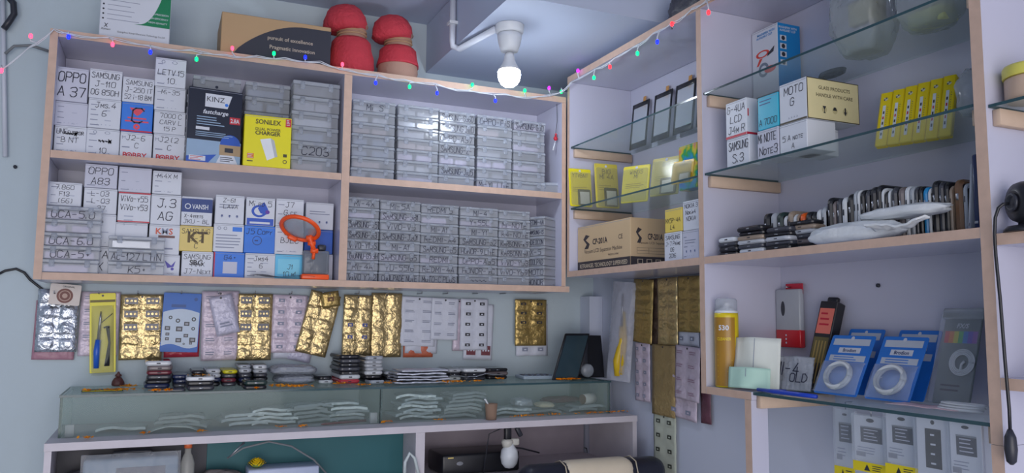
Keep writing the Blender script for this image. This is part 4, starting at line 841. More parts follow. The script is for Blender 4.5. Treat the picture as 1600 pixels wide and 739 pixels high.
def moto():
    X = 1.066; yc = onX(1262, 155, X).y; d = onY(1343, 150, yc).x-X
    def ex(mb, w, h, d, F):
        R = at('right', w/2, 0, 0); k = mat('brown_rim', (74, 66, 48), 0.5); cr = mat('cream_card', (226, 214, 166), 0.45); e = 0.002
        mb.rect(0.0003, 0.0003, d-0.0003, h-0.0003, k, R, 0.0003); mb.rect(e, e, d-e, h-e, cr, R, 0.0006)
        mb.text('GLASS PRODUCTS', d*0.52, h*0.78, h*0.085, k, R, 0.0008, bold=0.01, fit=d*0.72); mb.text('HANDLE WITH CARE', d*0.52, h*0.6, h*0.085, k, R, 0.0008, bold=0.01, fit=d*0.78)
        for q in range(3):
            u = d*(0.32+0.2*q); mb.disc(u, h*0.26, d*0.05, mat('cream_dark', (200, 188, 140), 0.5), R, 0.0008, 14)
            mb.poly([(u-d*0.035, h*0.34), (u+d*0.035, h*0.34), (u+d*0.006, h*0.26), (u+d*0.006, h*0.2), (u+d*0.025, h*0.17), (u-d*0.025, h*0.17), (u-d*0.006, h*0.2), (u-d*0.006, h*0.26)] if q == 0 else ([(u-d*0.04, h*0.26), (u+d*0.04, h*0.26), (u+d*0.02, h*0.34), (u-d*0.02, h*0.34)] if q == 1 else [(u-d*0.012, h*0.36), (u+d*0.012, h*0.36), (u+d*0.012, h*0.26), (u+d*0.03, h*0.26), (u, h*0.16), (u-d*0.03, h*0.26), (u-d*0.012, h*0.26)]), M_DARK, R, 0.001)
        mb.rect(-w/2+0.0003, 0.0003, w/2-0.0003, h*0.05, k, F)
        for q in range(4): mb.text('A', -w*0.15+q*w*0.1, h*0.12, h*0.05, GREYP, F)
    stackX([('white carton with two handwritten lines under the cream rimmed carton', 1218, 191, 1262, 0.07, dict(t=['', '5 A note', 'A'])),
            ('large cream carton with dark rim and handling symbols on the lower glass shelf', 1218, 126, 1262, d, dict(t=['MOTO', 'G', ''], ex=ex))], X, z2, GM)
    h2 = onX(1240, 191, X).z-z2-0.004
    carton('carton', 'plain white carton with small red mark beneath the overhanging cream carton', 0.07, h2, 0.045, (X+0.075, yc+0.036, z2), 0, M_CARD, extra=lambda mb, w, h, d, F: mb.bars(w*0.1, w*0.3, h*0.6, 2, h*0.15, h*0.05, REDP, F))
moto()
def battery_pack(i):
    p0, p1 = onZ(1366, 229, z2), onZ(1486, 211, z2); n = 6; f = (i+0.5)/n; p = p0.lerp(p1, f); w = (p0-p1).length/n*0.97
    top = onX(1379+(1502-1379)*f, 138-(138-102)*f, p.x+0.02); h = (top.z-z2)*1.03; an = math.atan2(p1.y-p0.y, p1.x-p0.x)
    t = thing('spare_part_pack', f'{ORD[i]} from left of six bright yellow packs leaning on the glass shelf', 'pack', p, (math.radians(-20), 0, an), 'yellow packs on the lower glass shelf')
    mb = MB(); F = at('front', 0, 0, 0); mb.rbox((-w/2, 0, 0), (w/2, 0.012, h), mat('yellow_pack_deep', (240, 214, 12) if i != 2 else (240, 214, 12), 0.4), 0.0015, 1, smooth=False)
    fl = mat('flower_print', (96, 98, 84), 0.5); 
    for k in range(5): mb.disc(w*0.08*math.cos(k*1.256)*1.4, h*0.86+w*0.11*math.sin(k*1.256), w*0.09, fl if k % 2 else mat('flower_pale', (214, 212, 190), 0.5), F, 0.0004+0.0001*k, 8)
    mb.bars(w*0.22, w*0.3, h*0.7, 10, h*0.04, h*0.012, fl, F); mb.rect(-w*0.499, h*0.002, -w*0.47, h*0.998, mat('yellow_seam', (196, 170, 20), 0.5), F)
    mb.build('carton', t)
    s = MB(); s.rect(-w*0.16, h*0.12, w*0.1, h*0.74, M_WHITE, F, 0.0012)
    for k in range(5): s.rect(-w*0.09, h*(0.18+0.1*k), w*0.03, h*(0.23+0.1*k), REDP if k % 2 else M_DARK, F, 0.0016)
    s.build('label_strip', t)
for i in range(6): battery_pack(i)
bag('clear wrapped parcel between the yellow packs and the right upright', (1.13, PY[2][0]+0.045, z2), (0.035, 0.028, 0.075), 3.3, [(CONT[1], (-0.02, -0.016, 0.003), (0.02, 0.016, 0.05))])

# phones on the board of the wide bay
def ordinal(n):
    a = ['zeroth', 'first', 'second', 'third', 'fourth', 'fifth', 'sixth', 'seventh', 'eighth', 'ninth', 'tenth', 'eleventh', 'twelfth', 'thirteenth', 'fourteenth', 'fifteenth', 'sixteenth', 'seventeenth', 'eighteenth', 'nineteenth']
    if n < 20: return a[n]
    t = {2: ('twenty', 'twentieth'), 3: ('thirty', 'thirtieth'), 4: ('forty', 'fortieth'), 5: ('fifty', 'fiftieth')}[n//10]
    return t[1] if n % 10 == 0 else t[0]+'-'+a[n % 10]
PH = {'black': (34, 35, 42), 'dark grey': (66, 68, 78), 'white': (222, 226, 232), 'pale grey': (176, 182, 192), 'tan': (160, 142, 126), 'orange': (255, 104, 26), 'brown': (126, 92, 66), 'blue': (40, 150, 214), 'navy': (40, 52, 92), 'silver': (190, 194, 202),
      'maroon': (118, 44, 60), 'yellow': (230, 218, 30), 'red': (200, 54, 72), 'greyish brown': (124, 114, 116), 'dark green': (40, 60, 58)}
def pm(c): return mat('phone_'+c.replace(' ', '_'), PH[c], 0.3, var=0.08)
M_SCR = mat('phone_screen', (16, 18, 26), 0.08, var=0.05)
def phone(label, loc, rz, w, l, t, c, upright=False, group=None, screen=True):
    """lying: width along x, length along y, thickness up; upright: width along x, height up, thickness along y"""
    if upright:
        o = MB().slab((-w/2, -t/2, 0), (w/2, t/2, l), pm(c), 0.012, t*0.3, axis='y').build('mobile_phone', None, loc, (0, 0, rz), label, 'phone', group)
        if screen: MB().slab((-w*0.45, -t/2-0.0004, l*0.1), (w*0.45, -t/2+0.0002, l*0.9), M_SCR, 0.004, 0, axis='y').build('screen', o)
        MB().rbox((-w/2-0.0006, -t*0.15, l*0.62), (-w/2+0.0004, t*0.15, l*0.74), M_DARK if c in ('white', 'pale grey', 'silver', 'tan') else M_STEEL, 0.0004, 1).build('side_button', o)
    else:
        o = MB().slab((-w/2, 0, 0), (w/2, l, t), pm(c), 0.010, t*0.3).build('mobile_phone', None, loc, (0, 0, rz), label, 'phone', group)
        if screen: MB().slab((-w*0.45, l*0.08, t-0.0002), (w*0.45, l*0.92, t+0.0003), M_SCR, 0.004, 0).build('screen', o)
        MB().rbox((-0.0045, -0.0004, t*0.36), (0.0045, 0.0008, t*0.64), M_STEEL if c in ('black', 'dark grey', 'navy', 'dark green') else M_DARK, 0.0006, 1).build('port', o)
    return o
GU = 'phones standing upright on the shelf board'
UP = [(1189, 1200, 333, 'black'), (1201, 1210, 332, 'pale grey'), (1211, 1221, 331, 'dark green'), (1222, 1227, 336, 'white'), (1228, 1236, 329, 'tan'), (1237, 1242, 334, 'white'), (1243, 1246, 333, 'tan'), (1237+10, 1255, 332, 'orange'), (1256, 1264, 330, 'black'), (1265, 1272, 331, 'black'), (1273, 1280, 326, 'white'), (1281, 1288, 322, 'pale grey'),
      (1290, 1298, 308, 'black'), (1299, 1304, 313, 'greyish brown'), (1305, 1312, 309, 'dark grey'), (1313, 1321, 307, 'white'), (1322, 1331, 302, 'black'), (1332, 1337, 297, 'pale grey'), (1338, 1342, 296, 'white'), (1343, 1349, 296, 'black'), (1350, 1357, 295, 'dark grey'), (1358, 1367, 291, 'black'), (1368, 1375, 288, 'black'), (1376, 1380, 293, 'white'), (1381, 1385, 297, 'black'), (1386, 1390, 295, 'white'),
      (1391, 1400, 291, 'dark grey'), (1401, 1411, 291, 'greyish brown'), (1412, 1419, 290, 'white'), (1420, 1427, 290, 'pale grey'), (1428, 1433, 290, 'dark grey'), (1434, 1440, 290, 'black'), (1441, 1448, 291, 'blue'), (1449, 1453, 292, 'white'), (1454, 1464, 281, 'black'), (1465, 1473, 282, 'dark grey'), (1474, 1481, 283, 'black'), (1482, 1487, 289, 'tan'), (1488, 1503, 279, 'brown'), (1504, 1510, 285, 'pale grey')]
for i, (a, b, top, c) in enumerate(UP):
    X = 1.118; ya, yb = onX(a, 320, X).y, onX(b, 320, X).y; h = onX((a+b)/2, top, X).z-ZB2
    phone(f'{c} phone standing upright, {ordinal(i+1)} from left in the row on the shelf board', (X+0.036, (ya+yb)/2, ZB2), 0, 0.070, h, (ya-yb)*0.93, c, True, GU, screen=(i % 3 != 1))
def slim(label, px0, px1, top, c, lean, m=None, name='flat_box', cat='box'):
    X = 1.10; y0, y1 = onX(px0, 380, X).y, onX(px1, 380, X).y; h = onX((px0+px1)/2, top, X).z-ZB2
    MB().rbox((0, -abs(y0-y1)/2, 0), (0.12, abs(y0-y1)/2, h), m or pm(c), 0.002, 1).rbox((-0.0004, -abs(y0-y1)/2+0.001, h*0.1), (0.01, abs(y0-y1)/2-0.001, h*0.14), M_STEEL, 0.0004, 1).build(name, None, (X, (y0+y1)/2, ZB2), (math.radians(lean), 0, 0), label, cat)
slim('tall silver flat pack leaning beside the right upright at the end of the phone row', 1512, 1516, 255, 'silver', 5)
slim('tall navy flat box against the right upright at the end of the phone row', 1523, 1531, 240, 'navy', 0.5)
GP = 'phones lying in piles on the shelf board'
PILE = [(1122, 1154, ['black', 'black', 'dark grey', 'white'], 1.075, 'leftmost'), (1151, 1195, ['white', 'dark grey', 'silver', 'tan', 'black', 'black'], 1.070, 'second'), (1192, 1237, ['black', 'dark grey', 'silver', 'black', 'dark grey'], 1.073, 'third'), (1228, 1275, ['black', 'greyish brown', 'dark grey', 'silver', 'tan', 'black'], 1.090, 'fourth')]
for x0, x1, cs, X, nm in PILE:
    ya, yb = onX(x0, 380, X).y, onX(x1, 380, X).y; w = ya-yb; z = ZB2
    for k, c in enumerate(cs):
        t = random.uniform(0.0075, 0.010); l = 0.028
        pos = 'bottom' if k == 0 else ('topmost' if k == len(cs)-1 else ordinal(k+1)+' from bottom')
        phone(f'{c} phone lying {pos} in the {nm} pile on the shelf board', (X-0.006+random.uniform(0, 0.006), (ya+yb)/2+random.uniform(-0.003, 0.003), z), math.radians(-90+random.uniform(-3, 3)), w*random.uniform(0.86, 0.93), 0.036, t, c, False, GP); z += t+0.0004
# white packing sheets
def packing(label, pxa, pxb, py, X, z, seed, w, m):
    ya, yb = onX(pxa, py, X).y, onX(pxb, py, X).y; L = ya-yb
    f = lambda u, v: 0.010*fbm(u, v, 22, seed)+0.006*math.sin(u*40+seed)*math.cos(v*50)
    MB().sheet(L, w, f, m, 26, 12, thick=0.003).build('packing_sheet', None, (X, (ya+yb)/2, z), (0, 0, math.radians(-90)), label, 'packing sheet', 'white packing sheets on the shelf board')
M_PACK = mat('packing_white', (224, 228, 232), 0.5, bump=0.3, bscale=40)
def puffy(label, pxa, pxb, X, z, hz, d, seed):
    ya, yb = onX(pxa, 370, X).y, onX(pxb, 360, X).y
    bag(label, (X, (ya+yb)/2, z), (d, abs(ya-yb)/2*0.93, hz), seed, [], 'packing_bag', 'packing bag', 'white packing bags on the shelf board', M_PACK)
puffy('long puffy white packing bag lying left before the upright phones', 1264, 1420, 1.083, ZB2+0.0005, 0.034, 0.026, 21.0)
puffy('shorter puffy white packing bag piled on the right end of the long one', 1345, 1490, 1.086, ZB2+0.032, 0.020, 0.024, 25.0)
packing('pointed white packing sheet drooping at the middle of the board edge', 1372, 1455, 385, 1.066, ZB2+0.020, 12.0, 0.03, M_PACK)
# ------------------------------------------------------------------ bottom level of the wide bay
zb = H-0.1365; zg = ZGB+0.0012
def spray():
    p = onZ(1132, 603, zb); t = thing('spray_can', 'yellow spray can with clear cap and brown label in the lower bay', 'spray can', (1.083, min(onX(1133, 560, 1.083).y, PY[1][1]-0.027), zb)); r = 0.0245; hh = onX(1133, 489, 1.083).z-zb
    ly = mat('can_yellow', (226, 202, 30), 0.35); lb_ = mat('can_brown', (168, 124, 40), 0.35)
    MB().lathe([(r*0.94, 0), (r, 0.003), (r, 0.007), (r, hh*0.96), (r*0.97, hh)], ly, 32).build('body', t)
    A = -math.atan2(1.105, t.location.y)
    lab = MB(); k = 14
    for j in range(k):
        a0, a1 = [A-1.75+1.9*(j+q)/k-1.0+0.75 for q in (0, 1)]
        pt = lambda a, z: ((r+0.0004)*math.sin(a+math.pi), (r+0.0004)*math.cos(a+math.pi), z)
    F = Matrix.Translation((0, 0, 0)) @ Matrix.Rotation(-math.radians(38), 4, 'Z') @ at('front', 0, -r, 0)
    def curved(fn):
        q = MB(); fn(q, Matrix.Identity(4)); R = math.radians(-34)
        out = MB()
        for f, mi_ in zip(q.f, q.m):
            vs = []
            for i in f:
                u, v, w = q.v[i]; a = u/r; rr_ = r+0.0003+w; x, y = rr_*math.sin(a), -rr_*math.cos(a)
                vs.append((x*math.cos(R)-y*math.sin(R), x*math.sin(R)+y*math.cos(R), v))
            out.add(vs, [tuple(range(len(vs)))], q.mats[mi_])
        return out
    def draw(q, I):
        n = 16
        for j in range(n): q.rect(-0.034+0.05*j/n, hh*0.02, -0.034+0.05*(j+1)/n, hh*0.94, lb_, I, 0.0)
        q.text('530', -0.008, hh*0.80, 0.010, M_CARD, I, 0.0003, bold=0.03, fit=0.022)
        q.text('CLEANER', -0.008, hh*0.65, 0.006, ly, I, 0.0003, bold=0.02, fit=0.03)
        q.bars(-0.022, 0.012, hh*0.44, 5, hh*0.075, 0.0018, ly, I, 0.0003)
    curved(draw).build('printed_label', t)
    MB().lathe([(r*0.97, hh), (r*0.95, hh+0.004), (r*0.7, hh+0.009), (r*0.3, hh+0.011), (r*0.2, hh+0.02), (0, hh+0.021)], M_WHITE, 28).build('nozzle', t)
    MB().lathe([(r*0.93, hh+0.0005), (r*0.9, hh+0.026), (r*0.8, hh+0.03), (0, hh+0.031)], clear('cap_plastic', (222, 228, 236), 0.3, 0.1), 28).build('cap', t)
spray()
def card(label, px0, py0, px1, X, z0, c, name='paper_card', bend=0.006, rz=-70, lean=8):
    p = onX((px0+px1)/2, py0, X); y0, y1 = onX(px0, py0, X).y, onX(px1, py0, X).y; w = abs(y0-y1)*1.0; h = p.z-z0
    mb = MB(); mb.sheet(w, h, lambda u, v: bend*math.cos(u/w*math.pi*2)+0.003*fbm(u, v, 20, px0), c, 14, 8, M=at('front', 0, 0, h), thick=0.0006)
    mb.rect(-0.0006, 0.004, 0.0006, h-0.002, GREYP, at('front', 0, 0, 0), bend+0.0012)
    return mb.build(name, None, (X, p.y, z0+0.004), (math.radians(-lean), 0, math.radians(rz)), label, 'card', 'folded paper cards in the lower bay')
card('white folded card standing behind the pale green one beside the spray can', 1150, 530, 1203, 1.085, zb+0.0, mat('card_white', (226, 230, 222), 0.6))
card('pale green folded card standing in front beside the spray can', 1142, 577, 1190, 1.062, zb+0.0, mat('card_green', (186, 222, 206), 0.6))
def bubble():
    o = MB(); w, h = 0.085, 0.066; c = onX(1234, 575, 1.13); F = at('front', 0, 0, h)
    o.sheet(w, h, lambda u, v: 0.005*math.cos(u/w*3)+0.0022*abs(math.sin(u*330)*math.sin(v*330))+0.004*fbm(u, v, 30), clear('bubble_film', (196, 202, 212), 0.45, 0.15, bump=0.4, bscale=150), 26, 20, M=F, thick=0.003)
    F0 = at('front', 0, 0, 0)
    o.hand('MI-4', -0.006, h*0.6, 0.024, INK, F0, fit=0.05, w=0.012, wid=0.0022); o.hand('OLD', 0.02, h*0.35, 0.016, INK, F0, fit=0.035, w=0.012, wid=0.002)
    o.build('bubble_wrap_bag', None, (1.13, c.y, zg+0.002), (math.radians(-14), 0, math.radians(-72)), 'bubble wrap bag with black scrawl in the lower bay', 'bag')
bubble()
def redpack():
    X = 1.235; p = onX(1224, 445, X); y0, y1 = onX(1206, 490, X).y, onX(1243, 490, X).y; w = abs(y0-y1); h = p.z-zb-0.02; F = at('front', 0, 0, 0)
    t = thing('cable_pack', 'silver grey pack with red base and red hanger in the lower bay', 'pack', (XB-0.0195, min(p.y, PY[1][1]-w/2-0.003), zb), (0, 0, math.radians(-90)))
    h = onX(1224, 452, X).z-zb; z0 = onX(1224, 541, X).z-zb
    a = MB(); a.rbox((-w/2, 0, z0), (w/2, 0.014, h), mat('pack_silver', (176, 180, 188), 0.25), 0.003, 2); a.disc(-w*0.18, z0+(h-z0)*0.66, 0.006, M_DARK, F, 0.0004, 20, ry=0.016); a.build('sleeve', t)
    b = MB(); b.rbox((-w/2-0.0005, -0.0006, z0-0.002), (w/2+0.0005, 0.0146, z0+(h-z0)*0.3), mat('pack_red_gloss', (206, 40, 50), 0.2), 0.003, 2)
    for k in range(3): b.disc(-w*0.06, z0+0.008+0.008*k, 0.0022, M_CARD, F, 0.0012, 12)
    b.build('red_base', t); MB().slab((-w*0.2, 0.010, h-0.012), (w*0.5, 0.012, h+0.012), M_REDC, 0.002, 0.0003, axis='y').build('hanger', t)
    MB().tube([(0.0, 0.0165, h+0.004), (0.0, -0.004, h+0.005)], 0.0015, M_STEEL, 6).build('hook', t)
redpack()
def toolbox():
    c = onX(1268, 596, 1.09); X = 1.175; h = (onX(1300, 447, 1.22)-onX(1272, 592, 1.175)).length; w = 0.040; d = 0.026; F = at('front', 0, 0, 0)
    t = thing('screwdriver_pack', 'long black pack with coral panel leaning back in the lower bay', 'pack', (1.175, onX(1272, 590, 1.175).y+0.008, zg+0.008), (math.radians(-17), math.radians(3), math.radians(-82)))
    a = MB(); a.rbox((-w/2, 0, 0), (w/2, d, h*0.94), mat('pack_black', (40, 38, 42), 0.35), 0.0015, 1, smooth=False)
    a.rect(-w*0.42, h*0.58, w*0.42, h*0.86, mat('pack_coral', (230, 120, 104), 0.4), F); a.bars(-w*0.3, w*0.3, h*0.8, 3, h*0.06, h*0.02, M_REDC, F, 0.0006)
    a.rect(-w*0.42, h*0.26, w*0.42, h*0.54, mat('pack_olive', (106, 96, 58), 0.4), F); 
    for k in range(4): a.rect(-w*0.3+k*w*0.18, h*0.04, -w*0.22+k*w*0.18, h*0.5, mat('tool_brass', (176, 150, 92), 0.35, 0.6), F, 0.0006)
    a.rect(-w*0.48, h*0.02, -w*0.2, h*0.24, M_CARD, F, 0.0008); a.bars(-w*0.46, -w*0.24, h*0.2, 6, h*0.03, h*0.01, M_DARK, F, 0.001); a.text('530', 0, h*0.9, h*0.025, M_CARD, F) if False else None
    a.build('carton', t); MB().rbox((-w*0.3, d*0.3, h*0.94), (w*0.3, d*0.7, h), M_BLACK, 0.002, 1).build('hanger', t)
toolbox()
M_CBL = mat('cable_white', (220, 224, 228), 0.4)
def cable_pack(label, bx, by, tx, ty, px0, px1, grp, back=False):
    """stands on the glass at the point seen at (bx, by) and leans straight back so that its top reaches (tx, ty)"""
    P = onZ(bx, by, zg); P.x = 1.185 if back else 1.140; P.y = onX(bx, by, P.x).y; T = onY(tx, ty, P.y); run = 0.055; dz = T.z-zg; h = math.hypot(run, dz); F = at('front', 0, 0, 0)
    w = abs(onX(px0, ty+10, P.x+run).y-onX(px1, ty+10, P.x+run).y); bl = mat('pack_azure', (40, 122, 214), 0.35)
    t = thing('cable_pack', label, 'cable pack', (P.x, P.y, zg+0.002), (-math.atan2(run, dz), 0, math.radians(-90)), grp)
    a = MB(); a.slab((-w/2, 0, h*0.0), (w/2, 0.0015, h), bl, 0.004, 0.0003, axis='y'); g = mat('pack_pale', (196, 204, 216), 0.35)
    a.rect(-w*0.42, h*0.83, w*0.42, h*0.94, g, F); a.poly([(-w*0.24, h*0.70), (w*0.26, h*0.70), (w*0.26, h*0.79), (-w*0.24, h*0.79)], M_CARD, F); a.text('Brodion', w*0.01, h*0.745, h*0.055, mat('print_navy', (40, 60, 110), 0.4), F, 0.0007, bold=0.02, fit=w*0.42)
    a.rect(-w*0.4, h*0.56, w*0.42, h*0.66, g, F); a.bars(-w*0.3, w*0.3, h*0.63, 2, h*0.04, h*0.014, bl, F, 0.0006); a.disc(0, h*0.95, w*0.04, M_CARD, F); a.build('card', t)
    if not back:
        c = MB(); R = h*0.22
        for k in range(3): c.tube([(R*(0.95+0.06*k)*math.cos(2*math.pi*j/26), -0.006-0.0035*(k % 2), h*0.30+R*(0.85+0.05*k)*math.sin(2*math.pi*j/26)) for j in range(27)], 0.0036, M_CBL, 6)
        c.build('cable', t)
        b = MB(); b.sheet(w*0.98, h*0.52, lambda u, v: 0.003+0.016*max(0, math.cos(u/w*math.pi))**0.6*max(0, math.sin(-v/(h*0.52)*math.pi))+0.0015*fbm(u, v, 60), clear('blister_clear', (226, 234, 242), 0.24, 0.08, bump=0.15), 16, 12, M=at('front', 0, 0, h*0.54)); b.build('blister', t)
    return t
GCB = 'blue cable packs on the bottom glass shelf'
cable_pack('front blue cable pack with white coil, left of the two groups', 1303, 613, 1344, 526, 1308, 1376, GCB)
cable_pack('rear blue cable pack card standing behind the left front pack', 1325, 606, 1346, 516, 1316, 1370, GCB, True)
cable_pack('front blue cable pack with white coil, right group near the grey pack', 1384, 621, 1428, 528, 1394, 1466, GCB)
cable_pack('rear blue cable pack card standing behind the right front pack', 1408, 612, 1434, 518, 1402, 1468, GCB, True)
def grey_pack():
    P = onZ(1484, 626, zg); P.x = min(P.x, 1.175); P.y = onX(1484, 622, P.x).y; T = onY(1508, 492, P.y); run = min(max(T.x-P.x, 0.03), 1.235-P.x); dz = T.z-zg; h = math.hypot(run, dz); F = at('front', 0, 0, 0)
    w = abs(onX(1474, 520, P.x+run).y-onX(1532, 520, P.x+run).y); P.y = max(P.y, PY[2][0]+w*0.56)
    t = thing('cable_pack', 'grey pack with rainbow band and coiled white cable beside the right upright', 'cable pack', (P.x, P.y, zg+0.004), (-math.atan2(run, dz), 0, math.radians(-90)))
    a = MB(); a.slab((-w/2, 0, 0), (w/2, 0.002, h), mat('pack_slate', (112, 122, 124), 0.4), 0.003, 0.0003, axis='y')
    for k, c in enumerate([(214, 60, 60), (226, 130, 50), (214, 206, 60), (80, 176, 96), (60, 130, 206), (110, 80, 190), (150, 90, 180)]): a.rect(-w*0.44+k*w*0.125, h*0.66, -w*0.44+(k+1)*w*0.125, h*0.79, mat(f'spectrum_{k}', c, 0.4), F)
    a.text('FX/S', 0, h*0.85, h*0.05, M_CARD, F, bold=0.02, italic=0.2); a.bars(-w*0.34, w*0.2, h*0.2, 2, h*0.05, h*0.02, M_DARK, F, 0.0005, 0.1); a.build('card', t)
    c = MB()
    for k in range(4): R = w*(0.20+0.04*k); c.tube([(w*0.16+R*math.cos(2*math.pi*j/26), -0.003, h*0.45+R*math.sin(2*math.pi*j/26)) for j in range(27)], 0.0013, M_CBL, 6)
    c.tube([(w*0.16, -0.003, h*0.36), (w*0.16, -0.003, h*0.43), (w*0.24, -0.004, h*0.46)], 0.0022, M_CBL, 6); c.build('cable', t)
    a = MB()
    b = MB(); b.slab((-w*0.54, -0.007, -0.000), (w*0.54, -0.0065, h*1.0), clear('sleeve_clear', (232, 236, 242), 0.07, 0.08, bump=0.1, fres=0.2), 0.006, 0, axis='y'); b.rbox((-w*0.54, -0.0065, h*0.92), (w*0.54, 0.003, h*1.04), clear('sleeve_top', (220, 226, 232), 0.5, 0.1, bump=0.4), 0.002, 1); b.build('sleeve', t)
grey_pack()
pen = MB(); a, b = Vector((1.058, onX(1184, 610, 1.058).y, zg+0.0045)), Vector((1.060, onX(1276, 622, 1.060).y, zg+0.0045)); pen.tube([a, a.lerp(b, 0.3), a.lerp(b, 0.7), b], [0.0032, 0.0042, 0.0042, 0.0036], mat('blue_tool', (30, 66, 186), 0.3), 10); pen.tube([a+Vector((0.006, 0.006, 0)), a.lerp(b, 0.5)+Vector((0.003, 0.003, 0.0035))], 0.0018, mat('blue_tool', (30, 66, 186), 0.3), 8)
pen.build('plastic_opener', None, label='long blue plastic tool lying along the bottom glass shelf edge', cat='tool')
wc_ = MB(); p = onZ(1500, 640, zg+0.004)
for k in range(3): wc_.tube([p+Vector((0.012*math.cos(j*0.5)+0.004*k, 0.036*math.sin(j*0.5), 0.0005+0.0035*k)) for j in range(14)], 0.0022, M_CBL, 6)
wc_.build('coiled_cable', None, label='thin white coiled cable on the bottom glass shelf beside right upright', cat='cable')
pk = onZ(1436, 636, zg); MB().sheet(0.12, 0.05, lambda u, v: 0.001+0.002*fbm(u, v, 20), mat('pink_paper', (226, 196, 204), 0.6), 8, 4, thick=0.0006).build('paper_sheet', None, (pk.x+0.02, pk.y-0.02, zg+0.003), (0, 0, math.radians(-88)), 'flat pale pink paper lying on the bottom glass shelf before the cable packs', 'paper')

# battery packs hanging beneath the bottom glass shelf
def hang_pack(label, x0, yt, x1, yb, X, style):
    y0, y1, z0, z1 = rX(x0, yt, x1, yb, X); w = y0-y1; h = z1-z0; F = at('front', 0, 0, 0)
    t = thing('battery_pack', label, 'battery pack', (X, (y0+y1)/2, z0), (0, 0, math.radians(-87)), 'battery packs hanging under the glass shelf')
    a = MB(); a.slab((-w/2, 0, 0), (w/2, 0.006, h), M_CARD, 0.002, 0.0006, axis='y')
    dk = mat('battery_print', (70, 74, 84), 0.4)
    if style == 'tall': a.rect(-w*0.24, h*0.14, w*0.24, h*0.80, M_BLACK, F); a.bars(-w*0.08, w*0.08, h*0.7, 4, h*0.16, h*0.03, M_CARD, F, 0.0006); a.disc(0, h*0.91, w*0.06, M_DARK, F)
    else:
        a.rect(-w*0.3, h*0.42, w*0.34, h*0.76, dk, F); a.bars(-w*0.2, w*0.25, h*0.7, 4, h*0.07, h*0.02, M_CARD2, F, 0.0006); a.rect(-w*0.3, h*0.74, w*0.34, h*0.77, M_STEEL, F, 0.0006)
        a.disc(0, h*0.91, w*0.12, M_DARK, F, 0.0004, 18, ry=w*0.05); a.bars(-w*0.4, w*0.2, h*0.3, 3, h*0.06, h*0.016, GREYP, F); a.rect(-w*0.44, h*0.1, -w*0.16, h*0.2, CONT[1], F, 0.0006)
    a.build('carton', t)
    s = MB(); s.slab((-w*0.54, -0.0035, -h*0.05), (w*0.54, -0.003, h*1.04), clear('sleeve_clear', (232, 236, 242), 0.07, 0.08, bump=0.1, fres=0.2), 0.004, 0, axis='y'); s.build('sleeve', t)
    e = MB(); e.tube([(0, 0.003, h*1.0), (0, 0.003, ZGB-0.009-z0)], 0.0012, M_STEEL, 6); e.tube([(0, 0.003, ZGB-0.0095-z0), (0, 0.02, ZGB-0.0095-z0)], 0.0012, M_STEEL, 6); e.build('hanger', t)
    if style != 'tall' :
        y = MB(); yw = mat('warning_yellow', (226, 206, 30), 0.4); y.slab((-w*0.5, -0.005, -h*0.22), (w*0.5, -0.004, -h*0.01), yw, 0.001, 0, axis='y'); y.poly([(-w*0.16, -h*0.19), (w*0.02, -h*0.19), (-w*0.07, -h*0.05)], M_DARK, F, 0.0055); y.bars(w*0.08, w*0.44, -h*0.07, 3, h*0.045, h*0.016, M_DARK, F, 0.0055); y.build('warning_label', t)
hang_pack('leftmost white battery pack with yellow label, beneath the bottom glass shelf', 1336, 651, 1386, 722, 1.10, 'std')
hang_pack('second white battery pack with grey battery and yellow label beneath the glass shelf', 1386, 648, 1434, 726, 1.09, 'std')
hang_pack('narrow white battery pack with tall black battery beneath the glass shelf', 1434, 652, 1484, 745, 1.075, 'tall')
hang_pack('rightmost white battery pack beside the upright beneath the glass shelf', 1486, 660, 1534, 750, 1.07, 'std')
hang_pack('half hidden silvery battery pack with top at shelf, farthest left', 1306, 640, 1336, 728, 1.15, 'std')

# ------------------------------------------------------------------ right edge bay
def jar():
    p = onX(1596, 150, 1.14); t = thing('jar', 'tan jar with yellow lid on the short glass shelf at right edge', 'jar', (1.095, 0.697, ZG3+0.001)); r = 0.034; h = onX(1590, 112, 1.1).z-ZG3
    MB().lathe([(r*0.9, 0), (r, 0.004), (r, h*0.62), (r*0.96, h*0.66)], mat('jar_tan', (196, 170, 150), 0.3), 32).build('body', t)
    MB().lathe([(r*1.05, h*0.665), (r*1.06, h*0.68), (r*1.06, h*0.93), (r*1.0, h), (0, h)], mat('lid_yellow', (214, 206, 96), 0.35), 32).build('lid', t)
jar()
def webcam():
    z0 = H+0.1225; t = thing('web_camera', 'round black device on a flat foot with cable at the right edge', 'web camera', (1.066, 0.702, z0)); c = Vector((0, 0, onX(1586, 318, 1.068).z-z0))
    MB().lathe([(0.024, 0), (0.024, 0.003), (0.019, 0.008), (0.006, 0.010), (0.005, 0.024)], M_BLACK, 24).build('foot', t)
    R = Matrix.Translation(c) @ Matrix.Rotation(math.radians(-115), 4, 'Z') @ Matrix.Rotation(math.radians(90), 4, 'X')
    MB().lathe([(0.020, -0.012), (0.027, -0.008), (0.029, 0.0), (0.026, 0.008), (0.016, 0.012)], M_BLACK, 28, M=R).build('head', t)
    MB().lathe([(0.012, 0.0115), (0.013, 0.016), (0.009, 0.016), (0.007, 0.013)], M_DARK, 24, M=R).build('lens', t)
webcam()
pts = [onX(1576, 318, 1.052), onX(1567, 319, 1.044), onX(1560, 325, 1.041), onX(1555, 340, 1.040), onX(1554, 365, 1.040), onX(1556, 400, 1.040), onX(1563, 470, 1.040), onX(1570, 560, 1.040), onX(1577, 640, 1.040), onX(1579, 690, 1.040)]
cb = thing('power_cord', 'thin black cord hanging down past the right upright with an inline switch', 'cord', pts[-1])
MB().tube([q-cb.location for q in pts], 0.0022, M_BLACK, 8).build('cord', cb)
